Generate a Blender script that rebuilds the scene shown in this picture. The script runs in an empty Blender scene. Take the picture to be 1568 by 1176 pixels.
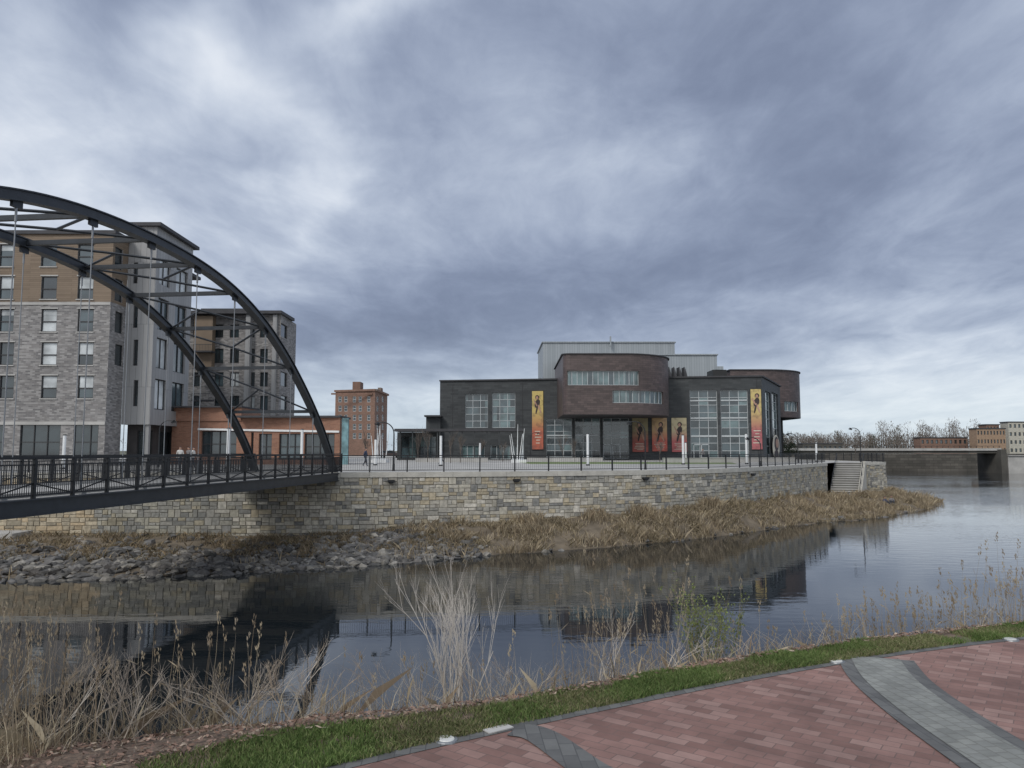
import bpy, bmesh, math, random
import numpy as np
from mathutils import Vector, noise
random.seed(7); rng=np.random.default_rng(7)
sin,cos,pi=math.sin,math.cos,math.pi
S=bpy.context.scene
F=1178.0; P=math.atan(102/1178.)
def ray(px,py):
    cx=(px-784)/F; cy=(588-py)/F
    fw=cos(P)-cy*sin(P); up=sin(P)+cy*cos(P)
    return cx/fw, up/fw
def gx(px,Y,py=690): return ray(px,py)[0]*Y
def gz(py,Y): return ray(784,py)[1]*Y

# ---------------------------------------------------------------- materials
def newmat(name):
    m=bpy.data.materials.new(name); m.use_nodes=True
    nt=m.node_tree; b=nt.nodes['Principled BSDF']; return m,nt,b
def mat(name,c,rough=.7,metal=0,var=.18,scale=1.5,bump=0,bscale=None,spec=.5,coat=0):
    m,nt,b=newmat(name); n=nt.nodes; l=nt.links
    tc=n.new('ShaderNodeTexCoord'); no=n.new('ShaderNodeTexNoise'); no.inputs['Scale'].default_value=scale; no.inputs['Detail'].default_value=6
    l.new(tc.outputs['Object'],no.inputs['Vector'])
    r=n.new('ShaderNodeValToRGB'); e=r.color_ramp.elements
    e[0].position=.3; e[1].position=.7
    e[0].color=tuple(x*(1-var) for x in c)+(1,); e[1].color=tuple(min(1,x*(1+var)) for x in c)+(1,)
    l.new(no.outputs['Fac'],r.inputs['Fac']); l.new(r.outputs['Color'],b.inputs['Base Color'])
    b.inputs['Roughness'].default_value=rough; b.inputs['Metallic'].default_value=metal
    b.inputs['Specular IOR Level'].default_value=spec
    if bump:
        n2=n.new('ShaderNodeTexNoise'); n2.inputs['Scale'].default_value=bscale or scale*8; n2.inputs['Detail'].default_value=5
        l.new(tc.outputs['Object'],n2.inputs['Vector'])
        bp=n.new('ShaderNodeBump'); bp.inputs['Strength'].default_value=bump; bp.inputs['Distance'].default_value=.05
        l.new(n2.outputs['Fac'],bp.inputs['Height']); l.new(bp.outputs['Normal'],b.inputs['Normal'])
    return m
def brickmat(name,cols,mortar,bw,bh,ms=.012,rough=.85,rot=0,uv=True,big=.25,bscale=.35,offset=.5,bump=.4):
    m,nt,b=newmat(name); n=nt.nodes; l=nt.links
    tc=n.new('ShaderNodeTexCoord'); mp=n.new('ShaderNodeMapping'); mp.inputs['Rotation'].default_value=(0,0,rot)
    l.new(tc.outputs['UV' if uv else 'Object'],mp.inputs['Vector'])
    br=n.new('ShaderNodeTexBrick'); br.inputs['Scale'].default_value=1
    br.inputs['Brick Width'].default_value=bw; br.inputs['Row Height'].default_value=bh; br.inputs['Mortar Size'].default_value=ms
    br.offset=offset; br.inputs['Color1'].default_value=(0,0,0,1); br.inputs['Color2'].default_value=(1,1,1,1); br.inputs['Mortar'].default_value=(.5,.5,.5,1)
    br.inputs['Mortar Smooth'].default_value=.1
    l.new(mp.outputs['Vector'],br.inputs['Vector'])
    r=n.new('ShaderNodeValToRGB'); cr=r.color_ramp
    while len(cr.elements)<len(cols): cr.elements.new(.5)
    for i,c in enumerate(cols):
        cr.elements[i].position=.15+.7*i/(len(cols)-1); cr.elements[i].color=tuple(c)+(1,)
    l.new(br.outputs['Color'],r.inputs['Fac'])
    no=n.new('ShaderNodeTexNoise'); no.inputs['Scale'].default_value=bscale; no.inputs['Detail'].default_value=7; no.inputs['Roughness'].default_value=.65
    l.new(tc.outputs['Object'],no.inputs['Vector'])
    mr=n.new('ShaderNodeMapRange'); mr.inputs[1].default_value=.3; mr.inputs[2].default_value=.7; mr.inputs[3].default_value=1-big; mr.inputs[4].default_value=1+big
    l.new(no.outputs['Fac'],mr.inputs[0])
    mx=n.new('ShaderNodeMix'); mx.data_type='RGBA'; l.new(br.outputs['Fac'],mx.inputs[0]); l.new(r.outputs['Color'],mx.inputs[6]); mx.inputs[7].default_value=tuple(mortar)+(1,)
    vm=n.new('ShaderNodeVectorMath'); vm.operation='SCALE'; l.new(mx.outputs[2],vm.inputs[0]); l.new(mr.outputs[0],vm.inputs['Scale'])
    l.new(vm.outputs[0],b.inputs['Base Color']); b.inputs['Roughness'].default_value=rough
    if bump:
        iv=n.new('ShaderNodeMath'); iv.operation='SUBTRACT'; iv.inputs[0].default_value=1; l.new(br.outputs['Fac'],iv.inputs[1])
        bp=n.new('ShaderNodeBump'); bp.inputs['Strength'].default_value=bump; bp.inputs['Distance'].default_value=.01
        l.new(iv.outputs[0],bp.inputs['Height']); l.new(bp.outputs['Normal'],b.inputs['Normal'])
    return m
def colmat(name,rough=.85,scale=6,var=.25,bump=.5,trans=0):
    m,nt,b=newmat(name); n=nt.nodes; l=nt.links
    a=n.new('ShaderNodeAttribute'); a.attribute_name='Col'
    tc=n.new('ShaderNodeTexCoord'); no=n.new('ShaderNodeTexNoise'); no.inputs['Scale'].default_value=scale; no.inputs['Detail'].default_value=6
    l.new(tc.outputs['Object'],no.inputs['Vector'])
    mr=n.new('ShaderNodeMapRange'); mr.inputs[1].default_value=.3; mr.inputs[2].default_value=.7; mr.inputs[3].default_value=1-var; mr.inputs[4].default_value=1+var
    l.new(no.outputs['Fac'],mr.inputs[0])
    vm=n.new('ShaderNodeVectorMath'); vm.operation='SCALE'; l.new(a.outputs['Color'],vm.inputs[0]); l.new(mr.outputs[0],vm.inputs['Scale'])
    l.new(vm.outputs[0],b.inputs['Base Color']); b.inputs['Roughness'].default_value=rough; b.inputs['Specular IOR Level'].default_value=.25
    if bump:
        bp=n.new('ShaderNodeBump'); bp.inputs['Strength'].default_value=bump; bp.inputs['Distance'].default_value=.03
        l.new(no.outputs['Fac'],bp.inputs['Height']); l.new(bp.outputs['Normal'],b.inputs['Normal'])
    return m
def glassmat(name,c,rough=.06,ior=1.9,scale=.5,var=.5):
    m=mat(name,c,rough,0,var,scale); m.node_tree.nodes['Principled BSDF'].inputs['IOR'].default_value=ior; return m

M={}
M['steel']=mat('dark_painted_steel',(.028,.033,.040),.42,0,.25,3)
M['rail']=mat('black_railing_paint',(.014,.015,.017),.5,0,.2,3)
M['conc']=mat('pale_concrete',(.42,.41,.39),.85,0,.15,.6,.2)
M['riser_shade']=mat('shaded_riser_concrete',(.22,.215,.2),.85,0,.15,.6,.2)  # stair concrete darkened so the risers' shade is painted into the colour
M['coping']=mat('limestone_coping',(.50,.48,.43),.85,0,.15,2,.3)
M['plaza']=mat('plaza_paving',(.38,.37,.35),.9,0,.18,.25,.1)
M['mortar']=mat('wall_mortar',(.19,.18,.16),.95,0,.2,3)
M['stone']=colmat('ashlar_stone',.9,5,.25,.6)
M['rock']=colmat('riprap_rock',.9,4,.35,.8)
M['blade']=colmat('vegetation_blades',.8,1.2,.25,0)
M['gdark']=glassmat('window_glass_dark',(.025,.035,.04))
M['gmid']=glassmat('window_glass_mid',(.055,.08,.09))
M['gpale']=glassmat('window_blind_pale',(.5,.53,.54),.3,1.5)
M['gteal']=glassmat('curtain_wall_glass',(.10,.15,.155),.08,1.9,.6,.6)
M['white']=mat('white_paint',(.72,.73,.73),.5,0,.06,2)
M['frameD']=mat('dark_window_frame',(.03,.03,.032),.5)
M['frameW']=mat('aluminium_window_frame',(.46,.49,.50),.4,0,.08)
M['slate']=brickmat('slate_cladding',[(.030,.034,.037),(.055,.060,.063),(.040,.045,.048)],(.02,.02,.02),1.2,.3,.01,.6,bscale=.15)
M['copper']=brickmat('brown_metal_shingles',[(.075,.056,.053),(.12,.088,.083),(.09,.067,.064)],(.05,.037,.035),.9,.3,.015,.5,bscale=.2)
M['flymetal']=brickmat('grey_corrugated_metal',[(.30,.33,.35),(.34,.37,.39)],(.22,.25,.27),.45,30,.03,.5,bscale=.08,big=.08)
M['aptbrick']=brickmat('grey_brick',[(.15,.145,.145),(.25,.24,.235),(.33,.32,.31),(.2,.19,.185)],(.25,.24,.235),.45,.15,.012,bscale=.3,big=.15)
M['siding']=brickmat('tan_wood_siding',[(.175,.13,.09),(.21,.158,.112)],(.11,.08,.055),4,.2,.012,.7,bscale=.3,big=.15)
M['metalpan']=brickmat('grey_metal_panel',[(.29,.29,.29),(.33,.33,.33)],(.17,.17,.17),.6,6.2,.02,.5,bscale=.2,big=.08)
M['obrick']=brickmat('orange_brick',[(.24,.115,.075),(.31,.155,.10),(.27,.13,.085)],(.24,.18,.14),.4,.13,.01,bscale=.4,big=.15)
M['rbrick']=brickmat('old_red_brick',[(.18,.105,.075),(.235,.135,.10)],(.2,.16,.13),.5,.16,.01,bscale=.2,big=.15)
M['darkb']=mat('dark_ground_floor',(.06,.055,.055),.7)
M['roofd']=mat('dark_roof',(.05,.05,.055),.7)

# ---------------------------------------------------------------- mesh builder
class MB:
    def __init__(s): s.v=[];s.f=[];s.m=[];s.uv=[];s.c=[]
    def face(s,pts,m=0,uv=None,c=None):
        i=len(s.v); s.v+=[tuple(p) for p in pts]; s.f.append(tuple(range(i,i+len(pts)))); s.m.append(m)
        s.uv+=uv if uv else [(p[0],p[1]) for p in pts]; s.c.append(c or (.5,.5,.5))
    def obox(s,o,a,b,c,m=0,col=None):
        o,a,b,c=map(Vector,(o,a,b,c)); p=[o+a*i+b*j+c*k for k in(-1,1) for j in(-1,1) for i in(-1,1)]
        for q in((0,2,3,1),(4,5,7,6),(0,1,5,4),(2,6,7,3),(0,4,6,2),(1,3,7,5)):
            pts=[p[x] for x in q]; s.face(pts,m,None,col)
    def box(s,x0,x1,y0,y1,z0,z1,m=0): s.obox(((x0+x1)/2,(y0+y1)/2,(z0+z1)/2),((x1-x0)/2,0,0),(0,(y1-y0)/2,0),(0,0,(z1-z0)/2),m)
    def beam(s,p0,p1,w,h,m=0,col=None):
        p0=Vector(p0);p1=Vector(p1);d=p1-p0
        if d.length<1e-6:return
        side=d.cross(Vector((0,0,1)))
        if side.length<1e-4: side=Vector((1,0,0))
        side.normalize(); up=side.cross(d).normalized()
        s.obox((p0+p1)/2,d/2,side*w/2,up*h/2,m,col)
    def tube(s,p0,p1,r0,r1=None,n=6,m=0,col=None):
        p0=Vector(p0);p1=Vector(p1);r1=r0 if r1 is None else r1; d=(p1-p0)
        if d.length<1e-6:return
        d.normalize(); a=d.cross(Vector((0,0,1)))
        if a.length<.01:a=Vector((1,0,0))
        a.normalize(); b=d.cross(a)
        R=[(a*cos(2*pi*i/n)+b*sin(2*pi*i/n)) for i in range(n)]
        for i in range(n):
            j=(i+1)%n; s.face([p0+R[i]*r0,p0+R[j]*r0,p1+R[j]*r1,p1+R[i]*r1],m,None,col)
        if n>3: s.face([p1+R[i]*r1 for i in range(n)],m,None,col)
    def done(s,name,mats,parent=None,smooth=False):
        me=bpy.data.meshes.new(name); me.from_pydata(s.v,[],s.f)
        for x in mats: me.materials.append(M[x] if isinstance(x,str) else x)
        me.polygons.foreach_set('material_index',s.m)
        if smooth: me.polygons.foreach_set('use_smooth',[True]*len(s.f))
        u=me.uv_layers.new(name='UVMap'); u.data.foreach_set('uv',np.array(s.uv,dtype=np.float32).ravel())
        ca=me.color_attributes.new('Col','FLOAT_COLOR','CORNER')
        cnt=[len(f) for f in s.f]; C=np.repeat(np.array([tuple(c)+(1,) for c in s.c],dtype=np.float32),cnt,axis=0)
        ca.data.foreach_set('color',C.ravel())
        me.update(); o=bpy.data.objects.new(name,me); S.collection.objects.link(o)
        if parent:o.parent=parent
        return o
def empty(name):
    o=bpy.data.objects.new(name,None); S.collection.objects.link(o); return o
def tris(name,V,C,matn):
    n,k=V.shape[:2]; me=bpy.data.meshes.new(name)
    me.from_pydata(V.reshape(-1,3).tolist(),[],np.arange(n*k).reshape(n,k).tolist()); me.materials.append(M[matn])
    ca=me.color_attributes.new('Col','FLOAT_COLOR','CORNER')
    cc=np.repeat(np.concatenate([C,np.ones((n,1))],1),k,axis=0).astype(np.float32); ca.data.foreach_set('color',cc.ravel())
    o=bpy.data.objects.new(name,me); S.collection.objects.link(o); return o
def blades(name,B,h,w,lean,cols,matn='blade',parent=None):
    B=np.asarray(B,float); n=len(B); a=rng.uniform(0,2*pi,n); hh=h[0]+(h[1]-h[0])*rng.random(n); l=rng.random(n)*lean*hh; b=rng.uniform(0,2*pi,n)
    ww=w*(.6+.8*rng.random(n))
    dx=np.stack([np.cos(a)*ww/2,np.sin(a)*ww/2,np.zeros(n)],1)
    tip=B+np.stack([np.cos(b)*l,np.sin(b)*l,hh],1); mid=B+np.stack([np.cos(b)*l*.35,np.sin(b)*l*.35,hh*.6],1)
    V=np.stack([B-dx,B+dx,mid+dx*.7,tip,mid-dx*.7],1)
    cols=np.array(cols); C=cols[rng.integers(0,len(cols),n)]*(.75+.5*rng.random((n,1)))
    o=tris(name,V,C,matn)
    if parent:o.parent=parent
    return o

# polyline wall with openings
def cum(poly):
    L=[0]
    for a,b in zip(poly,poly[1:]): L.append(L[-1]+math.dist(a,b))
    return L
def ptat(poly,L,s):
    s=max(0,min(L[-1],s))
    for i in range(len(poly)-1):
        if s<=L[i+1]+1e-9:
            a,b=poly[i],poly[i+1]; t=(s-L[i])/(L[i+1]-L[i]); d=((b[0]-a[0])/(L[i+1]-L[i]),(b[1]-a[1])/(L[i+1]-L[i]))
            return a[0]+(b[0]-a[0])*t,a[1]+(b[1]-a[1])*t,d
def hit(px,poly,py=650):
    k=ray(px,py)[0]; L=cum(poly)
    for i in range(len(poly)-1):
        a,b=poly[i],poly[i+1]; fa=a[0]-k*a[1]; fb=b[0]-k*b[1]
        if fa*fb<=0 and fa!=fb:
            t=fa/(fa-fb); return L[i]+t*(L[i+1]-L[i]), a[1]+t*(b[1]-a[1])
    return None
def win(poly,x0,x1,y0,y1,nx=1,nz=1,g=0,sc=None):
    h0=hit(x0,poly,(y0+y1)/2); h1=hit(x1,poly,(y0+y1)/2)
    if not h0 or not h1: return None
    Y=(h0[1]+h1[1])/2
    return (h0[0],h1[0],gz(y1,Y),gz(y0,Y),nx,nz,g)
def polywall(W,G,Fr,poly,z0,z1,ops=(),m=0,depth=.22,fm=0,fw=.07,matz=None):
    L=cum(poly); ops=[o for o in ops if o]
    ops=[(max(.02,o[0]),min(L[-1]-.02,o[1]),max(z0+.01,o[2]),min(z1-.01,o[3]))+tuple(o[4:]) for o in ops]
    extra=[]
    for o in ops:
        if o[6]>=3:
            for k in range(1,o[4]): extra.append(round(o[0]+(o[1]-o[0])*k/o[4],4))
    ss=sorted(set([round(x,4) for x in L]+[round(x,4) for o in ops for x in o[:2]]+extra)); zz=sorted(set([round(z0,4),round(z1,4)]+[round(x,4) for o in ops for x in o[2:4]]+([round(matz[0],4)] if matz and z0<matz[0]<z1 else [])))
    for a,b in zip(ss,ss[1:]):
        if b-a<1e-3: continue
        mid=(a+b)/2; xx,yy,d=ptat(poly,L,mid)
        def q(s,z,off=0):
            x,y,_=ptat(poly,L,s); return (x-d[1]*off,y+d[0]*off,z)
        for c,e in zip(zz,zz[1:]):
            if e-c<1e-3: continue
            zm=(c+e)/2; o=next((o for o in ops if o[0]<mid<o[1] and o[2]<zm<o[3]),None)
            mm=m if not(matz and zm>matz[0]) else matz[1]
            if not o: W.face([q(a,c),q(b,c),q(b,e),q(a,e)],mm,[(a,c),(b,c),(b,e),(a,e)])
        for o in ops:
            if o[0]<mid<o[1]:
                c,e=o[2],o[3]; nz=o[5]
                if o[6]>=3:
                    for k in range(nz):
                        ca,cb_=c+(e-c)*k/nz,c+(e-c)*(k+1)/nz; f=(k+.5)/nz
                        g=random.choices([0,1,3],[.6,.28,.12] if f<.5 else [.35,.4,.25])[0] if o[6]==3 else random.choices([0,1,3],[.1,.3,.6])[0]
                        tl=random.uniform(-.012,.012); G.face([q(a,ca,depth+tl),q(b,ca,depth-tl),q(b,cb_,depth-tl),q(a,cb_,depth+tl)],g)
                else: G.face([q(a,c,depth),q(b,c,depth),q(b,e,depth),q(a,e,depth)],o[6])
                W.face([q(a,c,0),q(b,c,0),q(b,c,depth),q(a,c,depth)],m,[(a,0),(b,0),(b,.2),(a,.2)])
                W.face([q(a,e,0),q(b,e,0),q(b,e,depth),q(a,e,depth)],m,[(a,0),(b,0),(b,.2),(a,.2)])
                for k in range(nz+1):
                    z=c+(e-c)*k/nz; z=min(max(z,c+fw/2),e-fw/2)
                    Fr.beam(q(a,z,depth-.03),q(b,z,depth-.03),fw,fw*.9,fm)
    for o in ops:
        for s_ in (o[0],o[1]):
            x,y,d=ptat(poly,L,s_)
            W.face([(x,y,o[2]),(x,y,o[3]),(x-d[1]*depth,y+d[0]*depth,o[3]),(x-d[1]*depth,y+d[0]*depth,o[2])],m,[(0,o[2]),(0,o[3]),(.2,o[3]),(.2,o[2])])
        for k in range(o[4]+1):
            s_=o[0]+(o[1]-o[0])*k/o[4]; s_=min(max(s_,o[0]+fw/2),o[1]-fw/2)
            x,y,d=ptat(poly,L,s_); bx,by=x-d[1]*(depth-.04),y+d[0]*(depth-.04)
            Fr.obox((bx,by,(o[2]+o[3])/2),(d[0]*fw/2,d[1]*fw/2,0),(-d[1]*fw/2,d[0]*fw/2,0),(0,0,(o[3]-o[2])/2),fm)
def rooftop(R,poly,z,m=0): R.face([(x,y,z) for x,y in poly],m)
def parapet(R,poly,z,w=.3,h=.25,m=0,off=.08):
    for a,b in zip(poly,poly[1:]):
        d=Vector((b[0]-a[0],b[1]-a[1],0)).normalized(); n=Vector((d.y,-d.x,0))*off
        R.beam(Vector((a[0],a[1],z))+n-d*off,Vector((b[0],b[1],z))+n+d*off,w,h,m)
GL=['gdark','gmid','gpale','gteal']
def building(name,W,G,Fr,R,wm,rm,fm=('frameD','frameW')):
    e=empty(name)
    for nm,mb,ms in(('walls',W,wm),('windows',G,GL),('window_frames',Fr,list(fm)),('roof',R,rm)):
        if mb.f: mb.done(nm,ms,e)
    return e

# ---------------------------------------------------------------- curves
def catmull(pts,n=8):
    pts=[Vector(p) for p in pts]; out=[]
    for i in range(len(pts)-1):
        p0=pts[max(i-1,0)];p1=pts[i];p2=pts[i+1];p3=pts[min(i+2,len(pts)-1)]
        for k in range(n):
            t=k/n; out.append(.5*((2*p1)+(p2-p0)*t+(2*p0-5*p1+4*p2-p3)*t*t+(3*p1-p0-3*p2+p3)*t**3))
    out.append(pts[-1]); return out
ZW=-6.0; ZP=-1.42; ZN=-2.0
# ---------------------------------------------------------------- water
def watermat():
    m,nt,b=newmat('river_water'); n=nt.nodes;l=nt.links
    b.inputs['Base Color'].default_value=(.013,.017,.020,1); b.inputs['Roughness'].default_value=.02; b.inputs['IOR'].default_value=1.5
    tc=n.new('ShaderNodeTexCoord')
    hs=[]
    for sc,de,mp_,rot in((.7,2,(1,3.0,1),.15),(3.2,2,(1,2.6,1),-.2)):
        mp=n.new('ShaderNodeMapping'); mp.inputs['Scale'].default_value=mp_; mp.inputs['Rotation'].default_value=(0,0,rot)
        no=n.new('ShaderNodeTexNoise'); no.inputs['Scale'].default_value=sc; no.inputs['Detail'].default_value=de
        l.new(tc.outputs['Object'],mp.inputs[0]); l.new(mp.outputs[0],no.inputs['Vector']); hs.append(no)
    big=n.new('ShaderNodeTexNoise'); big.inputs['Scale'].default_value=.05; big.inputs['Detail'].default_value=2; l.new(tc.outputs['Object'],big.inputs['Vector'])
    sx=n.new('ShaderNodeSeparateXYZ'); l.new(tc.outputs['Object'],sx.inputs[0])
    mr=n.new('ShaderNodeMapRange'); mr.inputs[1].default_value=22; mr.inputs[2].default_value=60; mr.inputs[3].default_value=.32; mr.inputs[4].default_value=1.9; l.new(sx.outputs[0],mr.inputs[0])
    mr2=n.new('ShaderNodeMapRange'); mr2.inputs[1].default_value=.4; mr2.inputs[2].default_value=.65; mr2.inputs[3].default_value=.45; mr2.inputs[4].default_value=1.5; l.new(big.outputs['Fac'],mr2.inputs[0])
    ad=n.new('ShaderNodeMath'); ad.operation='MULTIPLY_ADD'; l.new(hs[1].outputs['Fac'],ad.inputs[0]); ad.inputs[1].default_value=.22; l.new(hs[0].outputs['Fac'],ad.inputs[2])
    mu=n.new('ShaderNodeMath'); mu.operation='MULTIPLY'; l.new(mr.outputs[0],mu.inputs[0]); l.new(mr2.outputs[0],mu.inputs[1])
    m3=n.new('ShaderNodeMath'); m3.operation='MULTIPLY'; l.new(ad.outputs[0],m3.inputs[0]); l.new(mu.outputs[0],m3.inputs[1])
    bp=n.new('ShaderNodeBump'); bp.inputs['Strength'].default_value=1; bp.inputs['Distance'].default_value=.016
    l.new(m3.outputs[0],bp.inputs['Height']); l.new(bp.outputs['Normal'],b.inputs['Normal'])
    return m
M['water']=watermat()
w=MB(); w.face([(-400,-60,ZW),(700,-60,ZW),(700,252,ZW),(-400,252,ZW)]); w.done('river_water',['water'])
M['far']=mat('far_ground',(.12,.12,.08),.95,0,.3,.02)
M['soil']=mat('bank_soil',(.15,.12,.085),.95,0,.35,1.2,.8,6)
w=MB(); w.face([(-4000,250,-2.2),(4000,250,-2.2),(4000,6000,-2.2),(-4000,6000,-2.2)]); 
w.face([(-400,249.9,-9),(900,249.9,-9),(900,249.9,-2.2),(-400,249.9,-2.2)]); w.face([(-400,-60,-9),(900,-60,-9),(900,250,-9),(-400,250,-9)]); w.done('ground',['far'])

# ---------------------------------------------------------------- far bank wall line
wallpx=[(-500,48.2),(-250,48.5),(0,49),(250,49.2),(500,49.5),(650,50.5),(800,52),(980,55),(1100,60),(1150,64.5),(1200,72.5),(1240,81),(1265,88)]
wl=[(gx(a,b),b) for a,b in wallpx]
wall=[(v.x,v.y) for v in catmull([(x,y,0) for x,y in wl],6)]
XL=wall[-1][0]
stairTL=(39.2,93.5); stairTR=(41.9,92.6); corner=(46.2,95.5); back=[(46.0,120),(44,160),(60,249.8)]
plaza=wall+[stairTL,stairTR,corner]+back+[(-300,249.8),(-300,48)]
w=MB(); w.face([(x,y,ZP) for x,y in plaza]); w.done('plaza_pavement',['plaza'])
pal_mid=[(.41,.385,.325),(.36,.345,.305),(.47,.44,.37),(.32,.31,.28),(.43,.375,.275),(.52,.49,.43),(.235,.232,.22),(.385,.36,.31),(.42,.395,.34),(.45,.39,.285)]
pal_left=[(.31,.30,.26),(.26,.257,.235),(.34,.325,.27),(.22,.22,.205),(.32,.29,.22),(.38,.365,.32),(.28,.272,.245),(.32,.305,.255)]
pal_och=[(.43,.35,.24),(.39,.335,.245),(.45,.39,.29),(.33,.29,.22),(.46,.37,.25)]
def stonewall(mb,poly,ztop,zbot,proud=.045):
    L=cum(poly)
    for a,b in zip(poly,poly[1:]): mb.face([(a[0],a[1],zbot),(b[0],b[1],zbot),(b[0],b[1],ztop),(a[0],a[1],ztop)],1)
    H=.5; z=ztop
    def q(s,z,off):
        x,y,d=ptat(poly,L,s); return Vector((x+d[1]*off,y-d[0]*off,z))
    def blk(s0,s1,za,zb):
        g=.01; s0+=g;s1-=g;za+=g;zb-=g
        if s1-s0<.05: return
        pr=proud*random.uniform(.5,1.4); i=.02
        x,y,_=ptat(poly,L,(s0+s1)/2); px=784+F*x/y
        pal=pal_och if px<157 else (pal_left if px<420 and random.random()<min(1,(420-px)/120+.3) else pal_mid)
        c=random.choice(pal); k=random.uniform(.85,1.15); c=tuple(v*k for v in c)
        B=[q(s0,za,0),q(s1,za,0),q(s1,zb,0),q(s0,zb,0)]; T=[q(s0+i,za+i,pr),q(s1-i,za+i,pr),q(s1-i,zb-i,pr),q(s0+i,zb-i,pr)]
        mb.face(T,0,None,c)
        for k in range(4): j=(k+1)%4; mb.face([B[k],B[j],T[j],T[k]],0,None,c)
    while z>zbot:
        s=0
        while s<L[-1]-.05:
            ty=random.random(); wd=random.uniform(.4,1.0); wd=min(wd,L[-1]-s)
            zb=z-H
            if ty<.2: blk(s,s+wd*.6,zb,z); s+=wd*.6; continue
            f=random.uniform(.35,.65); zc=zb+H*f; c1=random.uniform(.3,.7)
            if ty<.6:
                blk(s,s+wd,zc,z); 
                if wd>.55: blk(s,s+wd*c1,zb,zc); blk(s+wd*c1,s+wd,zb,zc)
                else: blk(s,s+wd,zb,zc)
            else:
                blk(s,s+wd,zb,zc)
                if wd>.55: blk(s,s+wd*c1,zc,z); blk(s+wd*c1,s+wd,zc,z)
                else: blk(s,s+wd,zc,z)
            s+=wd
        z-=H
def coping(mb,poly,z0,z1,ov=.1,wd=.5,m=2):
    L=cum(poly); s=0
    while s<L[-1]-.01:
        e=min(s+1.8,L[-1]); a=ptat(poly,L,s+.006);b=ptat(poly,L,e-.006)
        d=Vector((b[0]-a[0],b[1]-a[1],0)); 
        if d.length>1e-3:
            d.normalize(); n=Vector((d.y,-d.x,0))*(ov-wd/2)
            mb.beam(Vector((a[0],a[1],(z0+z1)/2))+n,Vector((b[0],b[1],(z0+z1)/2))+n,wd,z1-z0,m)
        s=e
re=empty('stone_retaining_wall')
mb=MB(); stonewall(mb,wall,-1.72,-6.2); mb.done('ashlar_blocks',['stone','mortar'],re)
mb=MB(); coping(mb,wall,-1.72,-1.39,m=0); mb.done('coping',['coping'],re)
rw=[stairTR,corner,(46.2,120),(44,160)]
re2=empty('stone_retaining_wall')
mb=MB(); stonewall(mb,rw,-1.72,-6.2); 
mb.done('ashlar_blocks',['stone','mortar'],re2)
mb=MB(); coping(mb,rw,-1.72,-1.39,m=0); mb.done('coping',['coping'],re2)
sb=Vector((35.3,86.2,0)); st=Vector((39.2,93.5,0)); sd=(st-sb); wv=Vector((2.7,-.9,0))
mb=MB(); n=15
for i in range(n):
    z1=-5.0+(3.6)*(i+1)/n; a=sb+sd*(i/n); mid=a+sd*(.5/n)+wv/2
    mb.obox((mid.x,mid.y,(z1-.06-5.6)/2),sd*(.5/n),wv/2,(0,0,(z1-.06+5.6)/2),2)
    mid2=mid-sd*(.08/n); mb.obox((mid2.x,mid2.y,z1-.03),sd*(.6/n),wv*.505,(0,0,.03),0)
for i in range(n*2):
    z1=-4.5+(3.3)*(i+.5)/n/2; mid=sb+sd*((i+.5)/n/2)+wv*1.08
    mb.obox((mid.x,mid.y,(z1-5.8)/2),sd*(.25/n),wv*.07,(0,0,(z1+5.8)/2),1)
for off in(.03,1.08):
    z0_=-4.1 if off>1 else -4.2
    p0=sb+wv*off; p1=st+wv*off
    mb.beam((p0.x,p0.y,z0_),(p1.x,p1.y,-.35),.06,.06,3)
    for k in range(5):
        f=k/4; p=p0.lerp(p1,f); mb.tube((p.x,p.y,-5+3.6*f),(p.x,p.y,z0_+(-.35-z0_)*f),.03,.03,4,3)
mb.done('riverside_stairs',['conc','coping','riser_shade','rail'])
def railing(name,pts,z0,z1,post=2.4,pick=.14,pr=.009,topw=.07,parent=None):
    mb=MB(); poly=[(p[0],p[1]) for p in pts]; L=cum(poly); 
    for i in range(len(poly)-1):
        a,b=poly[i],poly[i+1]
        mb.beam((a[0],a[1],z1),(b[0],b[1],z1),topw,.06); mb.beam((a[0],a[1],z1-.14),(b[0],b[1],z1-.14),.03,.03); mb.beam((a[0],a[1],z0+.12),(b[0],b[1],z0+.12),.04,.04)
    s=0
    while s<L[-1]:
        x,y,d=ptat(poly,L,s); mb.obox((x,y,(z0+z1)/2),(d[0]*.04,d[1]*.04,0),(-d[1]*.04,d[0]*.04,0),(0,0,(z1-z0)/2)); s+=post
    s=0
    while s<L[-1]:
        x,y,d=ptat(poly,L,s); mb.tube((x,y,z0+.12),(x,y,z1-.14),pr,n=3); s+=pick
    return mb.done(name,['rail'],parent)
def inset(poly,o):
    L=cum(poly); out=[]
    for i,s in enumerate(L):
        x,y,d=ptat(poly,L,s); out.append((x-d[1]*o,y+d[0]*o))
    return out
railing('riverside_railing',inset(wall,.15),-1.39,-.32)
railing('riverside_railing',inset([stairTR,corner,(46.1,119),(44,160)],.15),-1.39,-.32)
for px in(600,790,985,1148):
    s,Y=hit(px,wall); L=cum(wall); x,y,d=ptat(wall,L,s); e=MB()
    n=Vector((d[1],-d[0],0)); o=Vector((x,y,-1.95))+n*.2
    e.obox(o,(d[0]*.22,d[1]*.22,0),n*.14,(0,0,.07)); e.obox(o-Vector((0,0,.1)),(d[0]*.15,d[1]*.15,0),n*.1,(0,0,.04)); e.done('wall_light_fixture',['rail'])

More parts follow.
